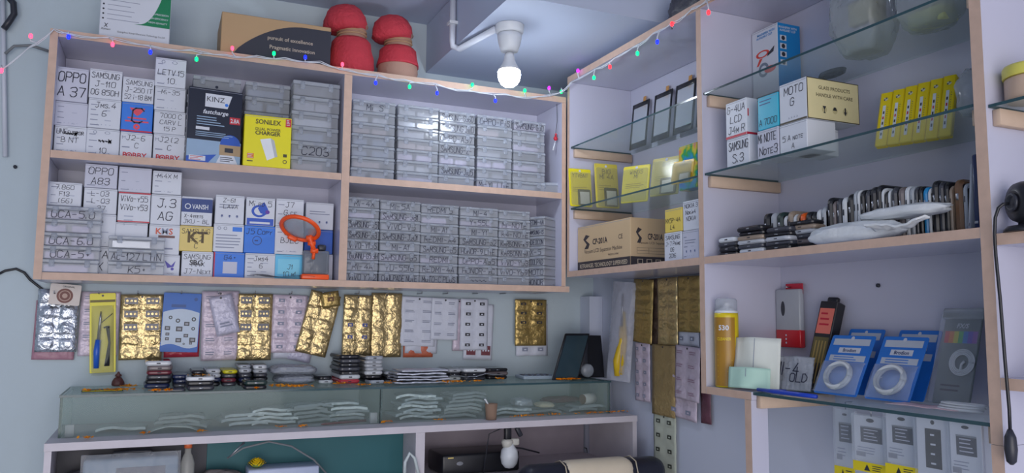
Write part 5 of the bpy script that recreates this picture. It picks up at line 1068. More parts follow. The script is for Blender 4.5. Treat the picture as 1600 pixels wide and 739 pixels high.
MB().lathe([(0.002, -0.03), (0.006, -0.026), (0.008, -0.01), (0.007, 0.006), (0.003, 0.016)], M_DARK, 14).build('inline_switch', cb)
zl = onX(1585, 592, XF).z
sbox('shelf', (XF, PY[2][1]-0.0005, zl-0.016), (XB, PY[3][1], zl))
MB().sheet(0.14, 0.165, lambda u, v: 0.004*math.sin(v*12), M_CARD, 6, 6, thick=0.001, M=at('front', 0, 0, 0.165)).build('paper_sheet', None, (1.11, 0.58, zl+0.006), (math.radians(-14), 0, math.radians(-80)), 'white paper sheet leaning in the right edge bay below the cable', 'paper')

# ------------------------------------------------------------------ strips of spare parts hanging on the walls
M_GOLD = mat('gold_foil', (214, 190, 138), 0.3, 0.8, var=0.12, scale=40, bump=0.5, bscale=70)
M_GOLD2 = mat('dull_gold_foil', (186, 160, 100), 0.36, 0.7, var=0.12, scale=40, bump=0.4, bscale=70)
M_SILV = mat('silver_foil', (200, 206, 216), 0.25, 0.85, var=0.1, scale=40, bump=0.5, bscale=70)
M_PINK = mat('pinkish_film', (214, 200, 216), 0.35, 0.1, var=0.06, scale=30, bump=0.3, bscale=80)
M_LILAC = mat('lilac_film', (200, 198, 220), 0.35, 0.1, var=0.06, scale=30, bump=0.3, bscale=80)
M_PAPERW = mat('white_label_sheet', (214, 218, 232), 0.5, var=0.04, scale=20, bump=0.15, bscale=80)
M_TAN = mat('tan_strip', (170, 146, 100), 0.5, 0.2, var=0.12, scale=30, bump=0.4, bscale=90)
M_CHIP = mat('chip_dark', (58, 58, 64), 0.4, 0.2); M_CHIPS = mat('chip_silver', (92, 92, 98), 0.35, 0.3); M_CHIPB = mat('chip_blue', (58, 76, 150), 0.35)
GSTR = 'strips of small parts hanging under the wall cabinet'; GSTX = 'strips of small parts hanging under the corner bay'
def strip(label, x0, y0, x1, y1, plane, val, rows, cols, m, chips=(), chipm=None, tilt=0, group=GSTR, puff=0.004, style='chip', name='parts_strip', bend=0.0, shape=0.7):
    if plane == 'Y': a, b, zb_, zt = rY(x0, y0, x1, y1, val); w = b-a; c = Vector(((a+b)/2, val, zt)); FC = FACE['front']
    else: a, b, zb_, zt = rX(x0, y0, x1, y1, val); zt = min(zt, H+0.113); w = a-b; c = Vector((val, (a+b)/2, zt)); FC = FACE['left']
    h = zt-zb_; sd = random.random()*50; nx, ny = cols*6, rows*6
    def f(u, v):
        p = abs(math.sin(math.pi*cols*(u/w+0.5)))**shape*abs(math.sin(math.pi*rows*(-v/h)))**shape
        return puff*p+0.0022*fbm(u, v, 40, sd)*(0.4+p)+bend*math.sin(-v/h*3.0)+0.003
    T = Matrix.Translation((0, 0, 0)) @ FC @ Matrix.Rotation(math.radians(tilt), 4, 'Z')
    mb = MB(); mb.sheet(w, h, f, m, nx, ny, M=T, thick=0.0006)
    cm = chipm or M_CHIP
    for r in range(rows):
        for k in range(cols):
            u = -w/2+w*(k+0.5)/cols; v = -h*(r+0.5)/rows; cw, ch = w/cols*0.62, h/rows*0.5; z = f(u, v)+0.0016
            if r in chips and zt > -9:
                if style == 'chip':
                    mb.rect(u-cw/2, v-ch/2, u+cw/2, v+ch/2, cm, T, z); 
                    for q in range(3): mb.disc(u-cw*0.3+q*cw*0.3, v, cw*0.1, m, T, z+0.0005, 8)
                elif style == 'print':
                    mb.bars(u-cw*0.45, u+cw*0.45, v+ch*0.2, 2, ch*0.3, ch*0.13, cm, T, z, 0.3)
                elif style == 'dot':
                    mb.rect(u-cw*0.28, v-ch*0.25, u+cw*0.28, v+ch*0.3, cm, T, z); mb.rect(u-cw*0.1, v-ch*0.1, u+cw*0.12, v+ch*0.1, m, T, z+0.0004)
    hole = f(0, -h*0.01)+0.002; mb.disc(0, -0.006, 0.0028, M_CHIP, T, hole, 10)
    return mb.build(name, None, c, (0, 0, 0), label, 'parts strip', group)
Yw = YW-0.012
strip('reddish strip edge showing behind the silver blister sheet, far left', 54, 470, 120, 562, 'Y', YW-0.006, 4, 2, mat('reddish_film', (176, 130, 146), 0.4, var=0.1, bump=0.3), tilt=-1)
strip('silver blister sheet with clear pockets, leftmost under the wall cabinet', 57, 452, 122, 550, 'Y', Yw, 4, 2, M_SILV, puff=0.007)
hd = MB(); hd.slab((-0.033, 0, -0.05), (0.033, 0.002, 0), mat('header_cream', (222, 212, 206), 0.5), 0.004, 0.0004, axis='y'); F = at('front', 0, 0, 0)
bw = mat('badge_brown', (120, 72, 66), 0.5); hd.disc(0.0, -0.028, 0.0175, bw, F, 0.0005, 24); hd.disc(0.0, -0.028, 0.013, mat('badge_pale', (190, 160, 148), 0.5), F, 0.0008, 24, r2=0.011); hd.disc(0, -0.028, 0.006, mat('badge_pale', (190, 160, 148), 0.5), F, 0.0008, 8); hd.text('ORIGINAL', 0.006, -0.006, 0.004, M_DARK, F, bold=0.02)
hp = onY(104, 444, YW-0.03); hd.build('header_card', None, hp, (0, math.radians(4), 0), 'cream header card with round brown badge at far left under the cabinet', 'card')
strip('pale pinkish strip half hidden behind the yellow soldering iron card', 124, 456, 186, 556, 'Y', YW-0.007, 5, 2, M_PINK, (0, 1, 2, 3), GREYP, style='print')
def iron():
    a, b, z0, z1 = rY(136, 458, 177, 588, YW-0.024); w, h = b-a, z1-z0; t = thing('soldering_iron_pack', 'yellow card with blue handled soldering iron under clear blister', 'tool pack', ((a+b)/2, YW-0.02, z1), (0, math.radians(-3.0), 0))
    F = at('front', 0, 0, 0); c = MB(); c.slab((-w/2, 0, -h*0.96), (w/2, 0.002, 0), M_YEL, 0.003, 0.0004, axis='y'); c.rect(-w*0.48, -h*0.11, w*0.48, -h*0.08, mat('olive_band', (120, 108, 50), 0.5), F); c.disc(0, -h*0.03, 0.0025, M_DARK, F); c.build('card', t)
    i = MB(); bl = mat('iron_blue', (44, 100, 206), 0.35)
    i.tube([(-w*0.24, -0.008, -h*0.9), (-w*0.22, -0.008, -h*0.7), (-w*0.16, -0.008, -h*0.56)], [0.006, 0.0075, 0.0065], bl, 12); i.build('handle', t)
    s = MB(); s.tube([(-w*0.16, -0.008, -h*0.56), (-w*0.08, -0.008, -h*0.3), (-w*0.06, -0.008, -h*0.22)], [0.004, 0.003, 0.001], M_STEEL, 10); s.tube([(-w*0.06, -0.006, -h*0.36), (w*0.1, -0.006, -h*0.32), (w*0.38, -0.006, -h*0.25)], 0.0009, M_DARK, 6); s.build('tip', t)
    k = MB()
    for q in range(3): k.tube([(w*(0.05+0.1*q), -0.006-0.002*q, -h*0.42), (w*(0.22-0.03*q), -0.008, -h*0.4), (w*0.26, -0.007, -h*0.6), (w*(0.1+0.06*q), -0.008, -h*0.88)], 0.0026, M_DARK, 6)
    k.build('cord', t)
    b_ = MB(); b_.sheet(w*0.86, h*0.84, lambda u, v: 0.014*max(0, math.cos(u/(w*0.86)*math.pi))**0.5*max(0, math.sin(-v/(h*0.84)*math.pi))**0.4, clear('blister_dull', (210, 214, 200), 0.2, 0.1, bump=0.2), 10, 16, M=at('front', 0, 0, -h*0.15)); b_.build('blister', t)
iron()
strip('gold foil strip with silver chips right of the yellow soldering iron card', 186, 460, 253, 562, 'Y', Yw, 5, 2, M_GOLD, (0, 1, 2), M_CHIPS, tilt=1.0)
strip('red packet edge showing below the blue and white sticker sheet', 256, 490, 311, 558, 'Y', YW-0.006, 2, 2, mat('red_film', (186, 60, 80), 0.3, bump=0.3), tilt=1)
def sticker():
    a, b, z0, z1 = rY(254, 458, 313, 550, Yw); w, h = b-a, z1-z0; mb = MB(); F = at('front', 0, 0, 0); bl = mat('sheet_blue', (26, 104, 196), 0.4); wh = mat('sheet_pale', (196, 212, 232), 0.4)
    mb.slab((-w/2, 0, -h), (w/2, 0.0016, 0), bl, 0.002, 0.0003, axis='y')
    N = 14; pts = [(-w*0.5+0.001, -h*0.5)]
    arc = [(-w*0.48+w*0.96*k/N, -h*(0.33-0.06*math.sin(k/N*math.pi))) for k in range(N+1)]
    low = [(-w*0.48+w*0.96*k/N, -h*(0.90-0.035*math.sin(k/N*math.pi*2))) for k in range(N+1)]
    for k in range(N): mb.poly([low[k], low[k+1], arc[k+1], arc[k]], wh, F)
    mb.bars(-w*0.28, w*0.3, -h*0.22, 1, 0, h*0.05, mat('sheet_blue_dark', (22, 78, 150), 0.4), F); mb.disc(w*0.36, -h*0.1, w*0.05, mat('sheet_blue_dark', (22, 78, 150), 0.4), F)
    for (u, v, s, o) in [(-.28, -.42, .05, 1), (-.08, -.47, .06, 1), (.34, -.44, .06, 1), (.16, -.52, .07, 0), (-.34, -.6, .07, 0), (-.03, -.61, .085, 0), (.34, -.6, .05, 1), (-.33, -.7, .05, 0), (.16, -.72, .06, 0), (-.33, -.78, .05, 0), (-.03, -.8, .075, 0), (.34, -.79, .08, 0), (.3, -.85, .04, 0), (.12, -.86, .03, 1)]:
        if o: mb.disc(u*w, v*h, s*w, M_DARK, F, 0.0007, 14, r2=s*w*0.5)
        else: mb.rect((u-s)*w, v*h-s*w*0.8, (u+s)*w, v*h+s*w*0.8, M_DARK, F, 0.0007); mb.rect((u-s*.6)*w, v*h-s*w*0.4, (u+s*.6)*w, v*h+s*w*0.4, CONT[1], F, 0.001)
    mb.build('sticker_sheet', None, ((a+b)/2, Yw-0.004, z1), (0, math.radians(1.5), 0), 'blue and white printed sheet of small device pictures', 'sheet')
sticker()
strip('pinkish clear strip right of the blue sheet, behind a small tilted pouch', 313, 455, 371, 563, 'Y', Yw, 5, 2, M_PINK, (0, 2, 3, 4), GREYP, style='print', tilt=1.5)
strip('small clear pouch hung tilted over the pinkish strip beside the blue sheet', 324, 462, 361, 524, 'Y', YW-0.028, 2, 1, M_LILAC, (1,), GREYP, style='print', tilt=14)
strip('gold foil strip with silver chips between the pinkish strips', 369, 459, 424, 563, 'Y', Yw, 5, 2, M_GOLD, (0, 1, 2), M_CHIPS, tilt=0.5)
strip('white strip edge showing below the pink strip at the middle left', 428, 480, 474, 560, 'Y', YW-0.006, 3, 2, M_PAPERW, tilt=-0.5)
strip('pink strip of ten pockets left of the tilted gold strips', 425, 461, 479, 551, 'Y', Yw, 5, 2, M_PINK, range(5), GREYP, style='dot', tilt=-1)
strip('grey clear strip half hidden behind the tilted gold strip', 470, 466, 506, 566, 'Y', YW-0.006, 4, 1, M_LILAC, tilt=-12)
strip('wide gold foil strip hung tilted, leftmost of the three bright gold ones', 484, 458, 532, 556, 'Y', YW-0.022, 5, 2, M_GOLD, (), tilt=-13)
strip('gold foil strip with blue chips, middle of the three bright gold ones', 536, 461, 581, 555, 'Y', YW-0.017, 5, 2, M_GOLD, (2, 3), M_CHIPB, tilt=-1, style='dot')
strip('small gold piece overlapping the top of the tilted gold strip', 500, 456, 528, 480, 'Y', YW-0.037, 1, 1, M_GOLD2, (0,), mat('chip_brown', (110, 70, 40), 0.5), tilt=10, style='dot')
strip('smooth gold foil strip, right of the three bright gold ones', 579, 458, 627, 558, 'Y', Yw, 4, 2, M_GOLD, (), tilt=0)
strip('white sheet edge showing below the large white label sheet', 634, 490, 684, 552, 'Y', YW-0.006, 2, 2, M_PAPERW, tilt=-1.5)
strip('orange red packet edge behind the white label sheet', 630, 500, 676, 558, 'Y', YW-0.004, 2, 2, mat('orange_film', (206, 110, 80), 0.4, bump=0.2), tilt=0)
strip('large white label sheet with ten printed marks right of the gold strips', 627, 464, 681, 541, 'Y', Yw, 5, 2, M_PAPERW, range(5), GREYP, style='print', puff=0.001, tilt=-1.5)
strip('white label sheet with faint marks beside the larger one', 674, 466, 716, 531, 'Y', YW-0.018, 4, 2, M_PAPERW, range(4), GREYP, style='print', puff=0.0015, tilt=-1.5)
strip('pinkish strip edge between the two groups of white strips', 708, 468, 724, 548, 'Y', YW-0.006, 4, 1, M_PINK, tilt=-1)
strip('pale strip with dark print hanging lower behind the ten pocket white strip', 726, 475, 771, 562, 'Y', YW-0.006, 3, 2, M_PAPERW, (2,), mat('maroon_print', (120, 60, 70), 0.5), tilt=-2)
strip('white strip with ten square dark chips, second from the right', 719, 467, 762, 547, 'Y', Yw, 5, 2, M_PAPERW, range(5), M_CHIP, style='dot', tilt=-0.5)
strip('white strip end showing below the rightmost gold strip', 806, 475, 855, 556, 'Y', YW-0.008, 4, 2, M_PAPERW, (3,), GREYP, style='dot')
strip('rightmost gold foil strip on the back wall, hanging alone', 804, 468, 853, 540, 'Y', YW-0.020, 5, 2, M_GOLD2, (0, 1, 2), M_CHIP, style='dot')
for k, px in enumerate((88, 156, 216, 283, 340, 396, 452, 500, 555, 600, 652, 692, 738, 781, 828)):
    p = onY(px, 459, YW-0.001); MB().tube([(0, 0, 0), (0, -0.044, 0), (0, -0.046, 0.006)], 0.0014, M_STEEL, 6).build('wall_nail', None, p, (0, 0, 0), 'thin steel nail in the wall holding a hanging strip', 'nail', 'nails in the wall under the cabinet')
# on the right wall under the corner bay
XS = XW-0.014
strip('dark brown strip hanging between two gold strips under the corner bay', 1016, 428, 1036, 540, 'X', XW-0.006, 5, 1, mat('dark_brown_film', (84, 66, 56), 0.35, 0.3, bump=0.4), group=GSTX)
strip('pale gold strip leftmost of three under the corner bay', 992, 428, 1023, 536, 'X', XS, 6, 1, M_GOLD2, tilt=-4, group=GSTX)
strip('bright shiny gold strip in the middle under the corner bay', 1029, 428, 1060, 539, 'X', XS, 5, 2, M_GOLD, group=GSTX)
strip('white strip end below the olive gold strip beside the upright', 1060, 470, 1093, 541, 'X', XW-0.006, 3, 2, M_PAPERW, (2,), GREYP, style='dot', group=GSTX)
strip('olive gold strip beside the upright under the corner bay', 1061, 428, 1096, 519, 'X', XS, 5, 2, M_GOLD2, group=GSTX, tilt=-1)
strip('pinkish strip of ten pockets low under the corner bay, leftmost', 994, 536, 1017, 627, 'X', XS, 5, 2, M_PINK, range(5), GREYP, style='dot', group=GSTX)
strip('long tan strip hanging low under the corner bay', 1021, 539, 1057, 650, 'X', XS, 5, 1, M_TAN, group=GSTX, tilt=-1)
strip('clear strip with dark green chips hanging lowest under the corner bay', 1023, 648, 1058, 760, 'X', XW-0.008, 5, 2, mat('greenish_film', (196, 202, 186), 0.4, var=0.05), range(5), mat('chip_green', (60, 66, 58), 0.4), style='dot', group=GSTX, puff=0.002)
strip('lower pink strip sheet behind the front pink strip beside the upright', 1050, 560, 1093, 655, 'X', XW-0.010, 4, 2, M_PINK, (3,), GREYP, style='dot', group=GSTX, tilt=-4)
strip('front pink strip with printed pockets beside the upright', 1058, 541, 1096, 626, 'X', XW-0.024, 4, 2, M_PINK, range(4), mat('rose_print', (170, 140, 160), 0.5), style='print', group=GSTX, tilt=-3)
strip('dark maroon strip end showing under the bottom corner of the upright', 1096, 560, 1112, 662, 'X', XW-0.006, 4, 1, mat('maroon_film', (110, 70, 84), 0.4, bump=0.2), group=GSTX)
def toolbag():
    a = onX(981, 441, XW-0.02); h = a.z-onX(970, 594, XW-0.02).z; w = 0.075
    t = thing('tool_bag', 'long clear bag with yellow tools hanging under the corner bay', 'bag', a, (0, 0, math.radians(-60)))
    T = at('front', 0, -0.018, 0) @ Matrix.Rotation(math.radians(-5), 4, 'Z'); f = lambda u, v: 0.014*max(0, math.cos(u/w*math.pi))**0.6*(0.4+0.6*max(0, math.sin(-v/h*math.pi)))+0.003*fbm(u, v, 50)
    MB().sheet(w, h, f, clear('tool_bag_film', (216, 218, 230), 0.34, 0.1, bump=0.4), 10, 22, M=T).sheet(w, h, lambda u, v: -0.004, clear('tool_bag_back', (216, 218, 230), 0.6, 0.2), 4, 6, M=T).build('bag', t)
    yt = mat('tool_yellow', (226, 190, 40), 0.35); q = MB()
    q.tube([T @ Vector(p) for p in ((0.0, -h*0.95, 0.004), (-0.004, -h*0.8, 0.005), (0.006, -h*0.6, 0.005), (0.002, -h*0.45, 0.004))], [0.009, 0.012, 0.009, 0.007], yt, 10); q.tube([T @ Vector(p) for p in ((0.012, -h*0.93, 0.003), (0.016, -h*0.6, 0.003), (0.006, -h*0.3, 0.003))], [0.006, 0.007, 0.004], yt, 8); q.build('tool_handle', t)
    b = MB(); b.tube([T @ Vector((-0.002, -h*0.12, 0.003)), T @ Vector((0.002, -h*0.45, 0.003))], 0.003, M_STEEL, 8); b.build('tool_shaft', t)
    c = MB(); c.tube([(-0.03, -0.01, -0.004), (-0.022, -0.012, -0.02), (-0.034, -0.012, -0.05)], 0.0012, M_DARK, 6); c.tube([(-0.04, -0.01, -0.003), (-0.012, -0.012, 0.0), (0.01, -0.012, -0.01)], 0.0012, M_DARK, 6); c.build('hanging_wire', t)
toolbag()

# ------------------------------------------------------------------ on top of the glass display case
zc = GZ+0.0006
GPH = 'phones stacked on the display case'
def pile(desc, x0, x1, yb, cs, L=0.125, dy=0.0, th=(0.0085, 0.0115), grp=GPH):
    p = onZ((x0+x1)/2, yb, zc); Y = min(max(p.y+dy, 1.992), 2.212-L); a, b = onY(x0, yb, Y).x, onY(x1, yb, Y).x; z = zc; n = len(cs)
    for k, c in enumerate(cs):
        t = random.uniform(*th); pos = 'single' if n == 1 else ('bottom' if k == 0 else ('topmost' if k == n-1 else ordinal(k+1)+' from bottom'))
        phone(f'{c} phone, {pos} {"" if n == 1 else "of "}{desc}'.replace('  ', ' '), ((a+b)/2+random.uniform(-0.002, 0.002), Y+random.uniform(0, 0.006), z), math.radians(random.uniform(-2, 2)), (b-a)*random.uniform(0.93, 0.985), L, t, c, False, grp, screen=k == n-1 and c != 'yellow'); z += t+0.0005
pile('the tall leftmost pile on the display case', 225, 268, 606, ['navy', 'black', 'dark grey', 'maroon', 'greyish brown', 'white'])
pile('the navy pile beside the leftmost pile', 270, 296, 600, ['dark grey', 'navy', 'navy'], dy=0.02)
pile('the dark third pile from left on display case', 298, 319, 598, ['black', 'dark grey', 'black', 'black'], dy=0.02)
pile('the pile lying in front with orange petals on top', 290, 336, 612, ['dark grey', 'black', 'white'], L=0.09)
pile('the white topped pile left of the yellow phone', 321, 345, 600, ['black', 'navy', 'white', 'white'], dy=0.03, L=0.11)
pile('the pile with the yellow phone', 346, 370, 600, ['dark grey', 'maroon', 'dark grey', 'yellow'], dy=0.03, L=0.11)
pile('the grey topped pile right of the yellow phone', 372, 393, 599, ['black', 'navy', 'dark grey', 'silver', 'pale grey'], dy=0.03, L=0.11)
pile('the white topped pile beside the bubble wrap', 395, 418, 598, ['black', 'black', 'dark grey', 'silver', 'white'], dy=0.03, L=0.11)
pile('the low dark pair in front of the bubble wrap', 380, 419, 609, ['black', 'dark green'], L=0.075)
pile('the small pair between bubble wrap and the red phone pile', 497, 521, 598, ['white', 'black'], L=0.1)
pile('the pile resting on a red phone', 530, 565, 598, ['red', 'white', 'black', 'dark grey', 'black', 'dark grey', 'black'])
pile('the silver topped pile right of the red phone pile', 570, 600, 594, ['black', 'black', 'white', 'silver', 'silver', 'silver', 'pale grey'], dy=0.02, L=0.11)
pile('the low black pair right of the silver topped pile', 602, 618, 592, ['black', 'black', 'pale grey'], L=0.1)
pile('lying loose in front of the silver topped pile', 577, 603, 600, ['pale grey'], L=0.06)
pile('the white and black pile beside the flat silver bags', 699, 722, 592, ['white', 'black', 'silver'], L=0.1)
pile('the flat tablet group in mid right half', 724, 762, 588, ['dark grey', 'black', 'white'], L=0.12)
pile('the dark group left of the keypad', 762, 796, 590, ['black', 'greyish brown', 'black'], L=0.1)
def lump(label, x0, x1, yb, hz, depth, seed, m=None, dz=0, name='bubble_wrap_bag', cat='bag', grp=None, parts=()):
    p = onZ((x0+x1)/2, yb, zc); Y = min(p.y+depth, 2.205-depth); a, b = onY(x0, yb, Y).x, onY(x1, yb, Y).x
    return bag(label, ((a+b)/2, Y, zc+dz), ((b-a)/2*0.92, depth*0.85, hz), seed, parts, name, cat, grp, m, 0.5)
M_BUB = clear('bubble_bag_film', (200, 206, 218), 0.55, 0.14, bump=0.6, bscale=110)
lump('lower of two puffy bubble wrap bags beside the white topped pile', 424, 492, 600, 0.024, 0.055, 5.5, M_BUB, grp='bubble wrap bags on the display case', parts=[(M_LILAC, (-0.035, -0.03, 0.005), (0.04, 0.03, 0.015))])
lump('upper of two puffy bubble wrap bags beside the white topped pile', 416, 494, 600, 0.024, 0.058, 6.9, M_BUB, 0.0245, grp='bubble wrap bags on the display case')
GSB = 'flat silver bags stacked on the display case'
for k in range(5):
    p = onZ(660, 598, zc); w = 0.150-0.006*k
    MB().sheet(w, 0.09, lambda u, v: 0.0022*fbm(u, v, 30, k*3.0)+0.0014, mat('silver_bag', (190, 194, 208), 0.3, 0.3, bump=0.3), 16, 8, thick=0.003).build('antistatic_bag', None, (onY(660, 590, 2.03).x+random.uniform(-0.004, 0.004), 2.11, zc+0.004+0.0075*k), (0, 0, random.uniform(-0.05, 0.05)), f'flat silver bag, {"topmost" if k == 4 else ORD[k]+" from bottom"} in the stack on the display case', 'bag', GSB)
def at_case(px, py): return onZ(px, py, zc)
def idol():
    p = at_case(184, 603); m = mat('idol_brown', (96, 56, 54), 0.45, var=0.2, bump=0.4); t = thing('idol', 'small dark reddish brown seated idol at the left end of the display case', 'figurine', (p.x, min(p.y+0.01, 2.19), zc))
    b = MB(); b.lathe([(0.011, 0), (0.0135, 0.003), (0.0125, 0.010), (0.009, 0.017), (0.006, 0.021)], m, 20, wob=lambda a, z: 0.10*math.cos(2*a)+0.05*math.sin(5*a+z*300)); b.build('body', t)
    h = MB(); h.lathe([(0.004, 0.0205), (0.006, 0.024), (0.0055, 0.028), (0.003, 0.031), (0.0022, 0.034), (0, 0.035)], m, 16); h.lathe([(0.0, -0.003), (0.002, -0.001), (0.0, 0.004)], m, 8, M=Matrix.Translation((-0.006, 0, 0.025))); h.lathe([(0.0, -0.003), (0.002, -0.001), (0.0, 0.004)], m, 8, M=Matrix.Translation((0.006, 0, 0.025))); h.build('head', t)
idol()
p = at_case(160, 612); tp = MB(); tp.slab((-0.042, 0, 0), (0.042, 0.045, 0.003), M_BLACK, 0.004, 0.0008); tp.rbox((-0.040, -0.0008, 0.0012), (0.040, 0.003, 0.0026), M_YEL, 0.0005, 1); tp.build('touch_screen', None, (p.x, p.y, zc), (0, math.radians(0), math.radians(3)), 'thin black panel with yellow edge lying at the left end of the display case', 'panel')
p = at_case(268, 612); gp = MB(); gp.slab((-0.036, 0, 0), (0.03, 0.05, 0.005), mat('phone_dark_grey', PH['dark grey'], 0.3), 0.008, 0.001); gp.build('phone_case', None, (p.x, p.y, zc), (0, 0, 0.05), 'flat dark grey phone case lying before the leftmost pile', 'phone case')
M_PETAL = mat('marigold', (255, 158, 20), 0.55, var=0.2, scale=90)
pt = MB()
def petals(cx, cy, n, sx, sy, z, fn=onZ):
    c = fn(cx, cy, z)
    for k in range(int(n*1.5)):
        u, v = random.gauss(0, sx), random.gauss(0, sy); v = min(v, 1.972-c.y) if z < zc-0.05 else min(max(v, 1.986-c.y), (2.006 if cx > 855 else 2.19)-c.y); q = Matrix.Translation((c.x+u, c.y+v, z+0.0034+random.random()*0.003)) @ Euler((random.uniform(-0.6, 0.6), random.uniform(-0.6, 0.6), random.random()*6)).to_matrix().to_4x4(); L = random.uniform(0.006, 0.011)
        pt.add([(-L/2, 0, 0), (0, -L*0.28, 0.0008), (L/2, 0, 0.0016), (0, L*0.28, 0.0008)], [(0, 1, 2, 3)], M_PETAL, M=q)
for cx, cy, n, sx, sy in [(136, 613, 16, .005, .004), (186, 612, 60, .02, .006), (200, 606, 40, .008, .01), (243, 613, 26, .006, .004), (262, 614, 14, .005, .003), (405, 603, 20, .01, .004), (403, 611, 12, .003, .003), (440, 605, 30, .014, .004), (462, 606, 70, .016, .005), (530, 602, 26, .008, .004), (562, 604, 20, .01, .003), (604, 601, 16, .006, .004), (618, 599, 24, .006, .004), (697, 599, 40, .014, .003), (715, 599, 24, .012, .003), (745, 598, 16, .01, .003), (782, 594, 14, .006, .003), (880, 593, 44, .012, .004), (870, 594, 20, .01, .003)]: petals(cx, cy, n, sx, sy, zc)
for cx, cy, n in [(305, 571+6, 20), (320, 578, 12)]:
    c = onZ(cx, cy+34, zc); 
    for k in range(n): q = Matrix.Translation((c.x+random.gauss(0, .008), c.y+0.02+random.gauss(0, .008), zc+0.0345+random.random()*0.002)); L = 0.007; pt.add([(-L/2, 0, 0), (0, -L*0.3, 0.001), (L/2, 0, 0.002), (0, L*0.3, 0.001)], [(0, 1, 2, 3)], M_PETAL, M=q @ Matrix.Rotation(random.random()*6, 4, 'Z'))
pt.build('marigold_petals', None, (0, 0, 0), (0, 0, 0), 'loose orange marigold petals scattered on top of the display case', 'petals', None, 'stuff'); pt = MB()
for cx, cy, n, sx, sy in [(135, 687, 14, .006, .005), (225, 679, 12, .005, .004), (312, 676, 12, .01, .004), (440, 668, 10, .006, .004), (468, 664, 10, .005, .004), (600, 660, 16, .01, .004), (680, 656, 10, .01, .004), (820, 648, 40, .05, .006), (930, 645, 40, .04, .006)]: petals(cx, cy, n, sx, sy, ZT+0.0005)
pt.build('marigold_petals', None, (0, 0, 0), (0, 0, 0), 'loose orange marigold petals scattered along the front of the counter board', 'petals', None, 'stuff')
# right half of the case top
p = at_case(846, 593); kp = thing('keypad', 'flat pale grey keypad tray before the dark screen on the display case', 'keypad', (p.x, p.y+0.004, zc), (0, 0, math.radians(-4)))
a = MB(); a.slab((-0.052, 0, 0), (0.052, 0.075, 0.010), mat('keypad_grey', (172, 186, 200), 0.4), 0.006, 0.002); a.build('body', kp)
a = MB()
for r in range(4):
    for c in range(7): a.rbox((-0.043+0.0125*c, 0.012+0.0135*r, 0.0102), (-0.034+0.0125*c, 0.0225+0.0135*r, 0.0122), CONT[0 if (r+c) % 3 else 2], 0.001, 1)
a.build('keys', kp)
p = at_case(780, 578); a = MB(); a.rbox((-0.028, 0, 0), (0.028, 0.035, 0.016), mat('cream_box', (220, 218, 190), 0.5), 0.002, 1); a.rbox((-0.018, 0.004, 0.0165), (0.016, 0.030, 0.026), mat('cream_lid', (206, 210, 160), 0.5), 0.003, 1); a.build('small_box', None, (onY(776, 575, 2.165).x, 2.165, zc+0.0), (0, 0, 0.1), 'small cream box against the wall on the display case', 'box')
p = at_case(820, 578); MB().tube([(0, 0, 0.003), (0.03, 0.01, 0.004), (0.06, 0.02, 0.003)], 0.003, M_DARK, 8).build('marker_pen', None, (onY(812, 574, 2.15).x, 2.15, zc), (0, 0, 0), 'short dark pen lying behind the keypad on the display case', 'pen')
clw = MB(); clw.sheet(0.16, 0.09, lambda u, v: 0.012+0.012*fbm(u, v, 14, 3)+0.02*(1+v/0.09)*max(0, 1-abs(u)/0.08), clear('grey_film', (176, 180, 190), 0.6, 0.2, bump=0.3), 18, 10, M=Matrix.Translation((0, 0.05, 0.0)), thick=0.001); clw.build('plastic_film', None, (onY(735, 575, 2.14).x, 2.13, zc), (0, 0, 0), 'crumpled grey plastic film on the display case below the pale strip', 'plastic film')
def screen():
    Y0, Y1 = 2.015, 2.075; bl, br, tl = onY(863, 576, Y0), onY(903, 580, Y0), onY(884, 521, Y1); t = thing('display_screen', 'slanted dark display screen on the display case near the corner', 'screen', (bl.x, Y0, zc))
    w = br.x-bl.x; h = tl.z-zc
    S = Matrix(((1, 0, (tl.x-bl.x)/h, 0), (0, 1, (Y1-Y0)/h, 0), (0, 0, 1, 0), (0, 0, 0, 1)))
    MB().rbox((0, 0, 0.001), (w, 0.008, h), M_BLACK, 0.003, 2, M=S).build('housing', t)
    MB().box((0.005, -0.0008, 0.008), (w-0.005, 0.0002, h-0.006), mat('screen_glass', (48, 66, 76), 0.06, var=0.1), M=S).build('glass', t)
screen()
